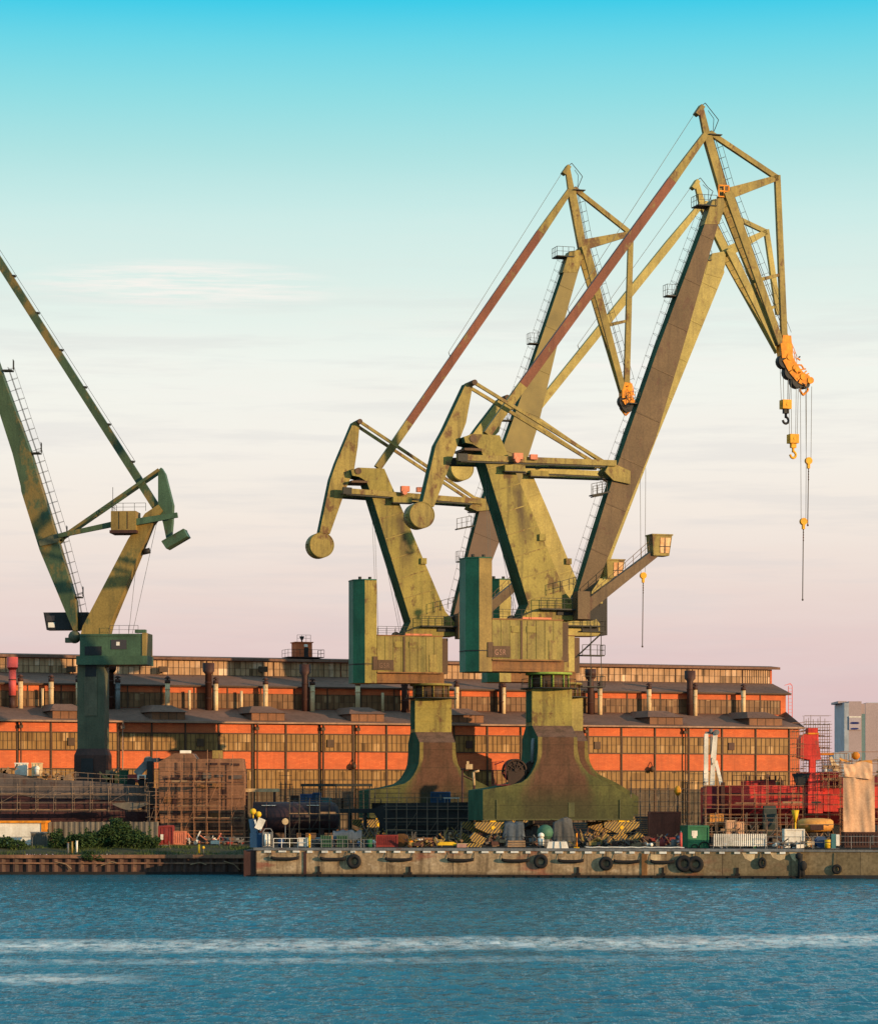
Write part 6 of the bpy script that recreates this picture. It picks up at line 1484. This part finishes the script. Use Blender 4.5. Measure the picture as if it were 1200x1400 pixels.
mb=MB(); mb.box(-.7,.7,-1.42,-1.2,z0_+.3,z0_+.85); mb.build('side_window','stackbrown',o); mb=MB(); mb.box(-hwid*.95,hwid*.95,-1.38,-1.3,z0_+.86,z0_+.95); mb.build('fender_rail','timber',o)
mb=MB(); mb.box(-1.4,-1.1,-1,1,0,z0_+.15); mb.box(1.1,1.4,-1,1,0,z0_+.15); mb.build('cradle','black',o)
container('orange_crate','pale orange crate under the red ship stern','crate',971,988,1113,324,'lifeb',1.5,ribs=3,door=False,zb=GZ+2.0)
st_=thing('crate_stand','dark steel stand carrying the pale orange crate','stand',(wx(979.5,324),324.7,GZ)); MB().box(-.75,.75,-.7,.7,1.85,1.99).build('top','black',st_); MB().box(-.7,-.6,-.6,-.5,0,1.847).box(.6,.7,-.6,-.5,0,1.847).box(-.7,-.6,.5,.6,0,1.847).box(.6,.7,.5,.6,0,1.847).build('leg','black',st_)
container('peach_crate','peach coloured sheeted crate under the red ship, left of the hopper','crate',993,1005,1122,322,'sheet',1.6,ribs=3,door=False)
container('peach_crate','smaller peach crate under the red ship right beside the other','crate',1007,1016,1124,322.5,'sheet',1.6,ribs=2,door=False)
container('mesh_cage','rust red mesh cage standing before the hall left of the ship','cage',888,930,1110,335,'meshred',2.2,ribs=14,door=False)
o=thing('hanging_lantern','orange lamp hung on a pole before the hall left of the ship','lamp',(wx(926,340),340,GZ)); z=wz(1085,340)-GZ
MB().tube((0,0,0),(0,0,z+.8),.06,6).build('pole','thin',o); MB().ball((0,-.25,z+.3),.4,10,sz=1.5).build('lantern','hook_y',o)
o=thing('pipework','pale box and bent pipe on rusty posts between the two front cranes','pipework',(wx(642,338),338,GZ)); p=lambda px,py:Vector((wx(px,338)-wx(642,338),0,wz(py,338)-GZ))
MB().tube(p(648,1074),p(647,1056),.15,8).tube(p(647,1056),p(655,1054),.12,8).box(p(637,1051).x,p(646,1051).x,-.35,.35,p(640,1052).z,p(640,1045).z).box(p(638,1045).x,p(641,1045).x,-.2,.2,p(640,1045).z+.003,p(640,1041).z).build('white_pipe','cream',o)
MB().tube((p(648,1072).x,0,0),p(648,1072),.14,6).tube((p(632,1062).x,0,0),p(632,1050),.12,6).tube(p(632,1060),p(648,1068),.09,5).tube(p(630,1052),p(640,1053),.14,6).build('support','stackbrown',o)
# scaffolding round the ship
scaffold('long scaffold before the red ship hull, from stern to the peach sheeting', wx(964,323.5), wx(1150,323.5), 322.8, 324.2, GZ, wz(1086,323.5), 11, 5, 'scaf_hot', (2,4), seed=61, extra=2.6)
scaffold('dark scaffold tower at the red ship stern', wx(938,326), wx(962,326), 325, 326.6, GZ, wz(1070,326), 3, 6, 'thin', (1,3), seed=62, extra=1.2)
scaffold('tall scaffold tower left of the red funnel', wx(1084,329), wx(1096,329), 328, 330, GZ, wz(1000,329), 2, 9, 'scaf_hot', (3,5,7), seed=63, extra=.8)
scaffold('thin scaffold cage around the top of the red funnel', wx(1101,334.5), wx(1133,334.5), 334, 336, wz(1058,334.5), wz(990,334.5), 5, 8, 'scaf', (2,4,6), seed=64, extra=1.0)
scaffold('scaffold on the red ship deck between funnel and peach sheeting', wx(1124,327), wx(1156,327), 326.3, 327.6, wz(1078,327), wz(1042,327), 4, 4, 'scaf_hot', (1,3), seed=65, extra=1.2)
scaffold('scaffold behind the peach sheeting at the right frame edge', wx(1150,321.5), wx(1215,321.5), 321, 322.6, GZ, wz(1040,321.5), 5, 7, 'scaf_hot', (2,5,7), seed=66, extra=1.0)
scaffold('low pipe scaffold under the red ship behind the picket fence', wx(965,310), wx(1075,310), 309.5, 310.8, GZ, wz(1118,310), 8, 2, 'scaf', (1,), seed=67, extra=.6)
sh=thing('sheeting','tall peach coloured plastic sheeting hung on the right scaffold','sheeting',(wx(1173,320),320,GZ)); cx=wx(1173,320)
def drape(pts_top,pts_bot,nu,nv,amp,seed,yo=0):
    rn=random.Random(seed); mb=MB(); ph=[rn.uniform(0,6) for _ in range(4)]
    def pt(i,j):
        f,g=i/nu,j/nv; a=Vector(pts_top[0]).lerp(Vector(pts_top[1]),f); b=Vector(pts_bot[0]).lerp(Vector(pts_bot[1]),f); q=a.lerp(b,g)
        q.y+=yo+amp*(math.sin(f*9+ph[0]+g*3)+.5*math.sin(f*23+ph[1]-g*5)*math.sin(f*4+g*2)+.5*math.sin(g*9+f*5+ph[2])); q.z+=-.18*math.sin(f*math.pi*2+ph[3])*(1-g); return q
    for i in range(nu):
        for j in range(nv): mb.add([pt(i,j),pt(i+1,j),pt(i+1,j+1),pt(i,j+1)],[(0,1,2,3)],0,True)
    return mb
s=lambda px,py:(wx(px,320)-cx,0,wz(py,320)-GZ)
drape((s(1152.5,1060),s(1195,1062)),(s(1152.5,1138),s(1196,1138)),40,30,.07,3).build('lower_sheet','sheet',sh)
drape((s(1152.5,1043),s(1192,1044)),(s(1154,1062),s(1192,1066)),36,12,.06,7,-.25).build('upper_flap','sheet',sh)
drape((s(1146,1038),s(1192,1042)),(s(1150,1041),s(1192,1045)),20,3,.04,9,-.1).build('top_fold','lifeb',sh)

# --- plants
def leaves(mb, c, rx, ry, rz_, n, size, rn, shell=.55):
    for _ in range(n):
        while True:
            p=Vector((rn.uniform(-1,1),rn.uniform(-1,1),rn.uniform(-1,1)))
            if shell < p.length < 1: break
        q=Vector((c[0]+p.x*rx,c[1]+p.y*ry,c[2]+p.z*rz_)); s_=size*rn.uniform(.6,1.4)
        a=Vector((rn.uniform(-1,1),rn.uniform(-1,1),rn.uniform(-.6,.6))).normalized(); b=a.orthogonal().normalized()
        mb.add([q-a*s_,q+b*s_*.5,q+a*s_,q-b*s_*.5],[(0,1,2,3)])
def shrub(label,px,Y,zb,lobes,n,size,seed,mat='leaf',group='shrubs on the bank',name='shrub',trunk=.8):
    rn=random.Random(seed); o=thing(name,label,'shrub' if name=='shrub' else 'tree',(wx(px,Y),Y,zb),0,group); mb=MB()
    for (x,y,z,rx,rz_) in lobes:
        leaves(mb,(x,y,z),rx,rx*.8,rz_,int(n*rx*rz_),size,rn)
        for _ in range(9): leaves(mb,(x+rn.uniform(-1,1)*rx*1.1,y+rn.uniform(-.5,.5)*rx,z+rn.uniform(.1,1.15)*rz_),rx*.16,rx*.16,rz_*rn.uniform(.2,.5),int(26*rx),size*.8,rn,.0)
        for _ in range(5): leaves(mb,(x+rn.uniform(-rx,rx)*.8,y+rn.uniform(-.5,.5)*rx,z+rn.uniform(-.3,1)*rz_),rx*.4,rx*.35,rz_*.45,int(n*rx*rz_*.16),size,rn,.2)
    mb.build('foliage' if name=='shrub' else 'crown',mat,o)
    mb=MB()
    for (x,y,z,rx,rz_) in lobes: mb.tube((x*.6,y,0),(x,y,z),.07*max(1,trunk),5,r1=.03)
    mb.build('stem' if name=='shrub' else 'trunk','bark',o); return o
shrub('large dark green bush in front of the grey corrugated fence',160,318,2.8,[(-1.9,0,.8,1.6,1.0),(.2,.2,1.2,1.7,1.45),(2.0,0,.8,1.5,1.0),(3.6,0,.5,1.0,.6),(-3.4,.1,.6,1.2,.8)],900,.15,1)
shrub('mid sized bush with loose twigs left of the large bush',112,317,2.7,[(0,0,.7,1.3,.9),(1.0,0,.5,.9,.6),(-1.1,.1,.7,.8,.8)],800,.14,2)
shrub('small ragged bush beside the utility box',76,317.5,2.7,[(0,0,.8,.9,1.0),(.7,0,.5,.8,.6)],800,.14,3)
shrub('small dark bush below the white shed',10,316.5,2.7,[(0,0,.5,1.1,.7),(1.2,0,.35,.8,.5)],700,.14,4)
shrub('low weed clump hanging over the sheet pile wall below the large bush',122,312.3,1.7,[(0,-.2,.25,.9,.45),(1.1,-.2,.1,.6,.35)],900,.11,6)
rn=random.Random(5); mb=MB()
for _ in range(15000):
    y=rn.uniform(312.3,322); x=rn.uniform(-66,Q0.x-1.4)
    if x>-24 and y>318: continue
    zz=2.1+(y-312.4)*.1 if y<317 else 2.72
    h_=rn.uniform(.15,.42)*(1.3 if math.sin(x*.8)+math.sin(x*.31+y)>.4 else .8); a=rn.uniform(0,math.pi); dx,dy=.05*math.cos(a),.05*math.sin(a); lx=rn.uniform(-.12,.12)
    mb.add([(x-dx,y-dy,zz-.1),(x+dx,y+dy,zz-.1),(x+lx,y,zz+h_)],[(0,1,2)])
tag(mb.build('grass','grass'),'rough green grass along the top of the left bank','grass',kind='stuff')
rn=random.Random(15); mb=MB()
for i in range(70):
    x=rn.uniform(95,330); leaves(mb,(x,820+rn.uniform(-30,30),7+rn.uniform(0,6)),5,5,5,60,.9,rn,.2)
tag(mb.build('woodland','leaf_far'),'hazy far off trees behind the yard at right','wood',kind='stuff')

# --- distant office blocks at right
ob=thing('office_tower','hazy grey and pink office tower with a blue lettered white sign far behind at right','office building',(wx(1160,800),800,GZ)); c0=wx(1160,800)
X8=lambda px:wx(px,800)-c0; Z8=lambda py:wz(py,800)-GZ
MB().box(X8(1154),X8(1160),0,20,0,Z8(961)).build('glass_wing','officeglass',ob)
MB().box(X8(1160.02),X8(1177.5),0,20,0,Z8(959)).box(X8(1148),X8(1159.9),4,18,Z8(961)+.01,Z8(958)).build('pink_wing','officepink',ob)
MB().box(X8(1177.52),X8(1183),1,20,0,Z8(976)).build('stair_glass','officeteal',ob)
MB().box(X8(1177.52),X8(1183),1,20,Z8(976)+.01,Z8(962)).build('stair_head','officepink',ob)
sg_=MB().box(X8(1160.3),X8(1176.5),-.3,-.02,Z8(998),Z8(979.5)).build('sign','officesign',ob)
mb=MB(); mb.box(X8(1160.3),X8(1176.5),-.35,-.303,Z8(981.3),Z8(979.6)); mb.build('sign_edge','white',sg_)
def lozenge(x0,x1,z0,z1):
    n=8; m_=MB(); zc_=(z0+z1)/2
    top=[(x0+(x1-x0)*i/n,-.36,zc_+(z1-z0)/2*min(1,1.6*math.sin(math.pi*i/n)+.15)) for i in range(n+1)]; bot=[(x,y,2*zc_-z) for x,y,z in top]
    for i in range(n): m_.add([top[i],top[i+1],bot[i+1],bot[i]],[(0,1,2,3)])
    return m_
lozenge(X8(1161.5),X8(1174.5),Z8(990.2),Z8(987.3)).build('sign_lettering','navy',sg_); lozenge(X8(1162),X8(1173.5),Z8(997.6),Z8(995.4)).build('sign_lettering','navy',sg_)
ob2=thing('office_block','plain hazy pink office block at the right frame edge, far away','office building',(wx(1192,830),832,GZ)); c1=wx(1192,830)
MB().box(wx(1184.2,830)-c1,wx(1260,830)-c1,0,20,0,wz(961,830)-GZ).build('wall','officepink',ob2); MB().box(wx(1190,830)-c1,wx(1230,830)-c1,5,15,wz(961,830)-GZ+.01,wz(959.5,830)-GZ).build('roof_plant','officegrey',ob2)
container('far_shed','low pale far off shed in front of the office tower','shed',1140,1176,1029,600,'officegrey',8,ribs=6,door=False)

# ---------------------------------------------------------------- sky, sun, camera
SUN_EL, SUN_AZ = 9.0, 56.0                     # low evening sun behind the viewer's right shoulder
world = bpy.data.worlds.new('World'); scene.world = world; world.use_nodes = True
t = NT(world.node_tree); bg_ = t.n['Background']
sky = t.new('ShaderNodeTexSky', sky_type='NISHITA'); sky.sun_disc = False
sky.sun_elevation = R(SUN_EL); sky.sun_rotation = R(180-SUN_AZ)
gen = t.new('ShaderNodeTexCoord').outputs['Generated']
sp = t.new('ShaderNodeSeparateXYZ'); t.link(gen, sp.inputs[0])
vv = t.math('MAXIMUM', sp.outputs[2], 0.0)
pos = t.math('MULTIPLY', vv, 1/.6)
stops = []
for py, c in ((1100,(214,184,186)),(1000,(222,192,193)),(900,(229,203,201)),(800,(239,221,213)),(700,(248,237,226)),(600,(249,245,236)),(500,(245,249,241)),(400,(227,243,236)),(300,(207,239,235)),(210,(176,230,230)),(130,(144,224,231)),(60,(110,217,234)),(0,(60,207,236))):
    tn=(1100-py)/4000; stops.append((tn/math.sqrt(1+tn*tn)/.6, srgb(*c)))
stops += [(.60, srgb(112,206,236)), (1, srgb(170,212,236))]
grad = t.ramp(pos, stops)
# streaks of high cloud
cu_ = t.new('ShaderNodeCombineXYZ'); 
t.link(t.math('MULTIPLY', sp.outputs[0], 1), cu_.inputs[0]); t.link(t.math('MULTIPLY', sp.outputs[2], 9), cu_.inputs[1]); t.link(sp.outputs[1], cu_.inputs[2])
cn = t.noise(cu_.outputs[0], 9.0, 8, .64)
cn2 = t.noise(t.mapping(cu_.outputs[0], (1,1.7,1), (3.3,1.2,0)), 24.0, 8, .66)
band = t.ramp(t.math('MULTIPLY', vv, 1/.3), [(0,.25),(.3,.55),(.5,.85),(.62,.25),(.72,.02),(1,0)])
cl_ = t.math('MULTIPLY', t.math('MULTIPLY', t.ramp(cn, [(.42,0),(.72,1)]), band), .42)
def wisp(px, py, rx, ry, amt, tilt=0.0):
    dx = t.math('DIVIDE', t.math('SUBTRACT', sp.outputs[0], (px-HX)/F*.985), rx/F)
    ty_ = t.math('SUBTRACT', t.math('SUBTRACT', sp.outputs[2], (HY-py)/F*.985), t.math('MULTIPLY', sp.outputs[0], tilt))
    dy = t.math('DIVIDE', ty_, ry/F)
    g = t.math('SUBTRACT', 1, t.math('ADD', t.math('MULTIPLY', dx, dx), t.math('MULTIPLY', dy, dy)), clamp=True)
    fwd = t.math('GREATER_THAN', sp.outputs[1], 0)
    return t.math('MULTIPLY', t.math('MULTIPLY', t.math('MULTIPLY', g, t.ramp(cn2, [(.40,0),(.62,1)])), fwd), amt)
ws = wisp(250,394,230,38,1.4)
for a in ((1000,498,300,9,1.3),(330,540,230,22,.45),(700,455,180,12,.35),(960,440,140,30,.3),(150,600,260,30,.25)): ws = t.math('ADD', ws, wisp(*a), clamp=True)
col = t.mix(cl_, grad, srgb(246,238,230))
col = t.mix(ws, col, srgb(250,247,240))
# lavender-grey undersides lower down
shn = t.noise(t.mapping(cu_.outputs[0], (1,1.4,1), (8,2,0)), 11.0, 7, .6)
shade = t.math('MULTIPLY', t.math('MULTIPLY', t.ramp(shn, [(.48,0),(.62,1)]), t.ramp(t.math('MULTIPLY', vv, 1/.3), [(.1,.1),(.3,.7),(.52,.6),(.62,0)])), .34)
col = t.mix(shade, col, srgb(206,206,210))
nm = t.new('ShaderNodeVectorMath', operation='SCALE'); t.link(sky.outputs[0], nm.inputs[0]); nm.inputs['Scale'].default_value = .06
add = t.mix(1.0, t.mix(1.0, col, (.97,.97,.97), 'MULTIPLY'), nm.outputs[0], 'ADD') if False else t.mix(.04, col, nm.outputs[0])
t.link(add, bg_.inputs['Color']); bg_.inputs['Strength'].default_value = 1.0

sun = bpy.data.lights.new('sun', 'SUN'); sun.energy = 5.9; sun.angle = R(.5); sun.color = (1, .66, .34)
so = bpy.data.objects.new('sun', sun); COL.objects.link(so)
d = Vector((-math.sin(R(SUN_AZ))*math.cos(R(SUN_EL)), math.cos(R(SUN_AZ))*math.cos(R(SUN_EL)), -math.sin(R(SUN_EL))))
so.rotation_euler = d.to_track_quat('-Z','Y').to_euler(); so.location = (60,-60,80)

cam = bpy.data.cameras.new('camera'); co = bpy.data.objects.new('camera', cam); COL.objects.link(co)
co.location = (0,0,CAMH); co.rotation_euler = (math.pi/2,0,0)
cam.sensor_fit = 'HORIZONTAL'; cam.sensor_width = 36; cam.lens = 36*F/1200
cam.shift_y = (HY-700)/1400*(1400/1200); cam.clip_start = 1; cam.clip_end = 20000
scene.camera = co
scene.render.resolution_x, scene.render.resolution_y = 877, 1024
scene.view_settings.view_transform = 'Standard'; scene.view_settings.look = 'None'; scene.view_settings.exposure = 0
scene.render.engine = 'CYCLES'; scene.cycles.max_bounces = 6
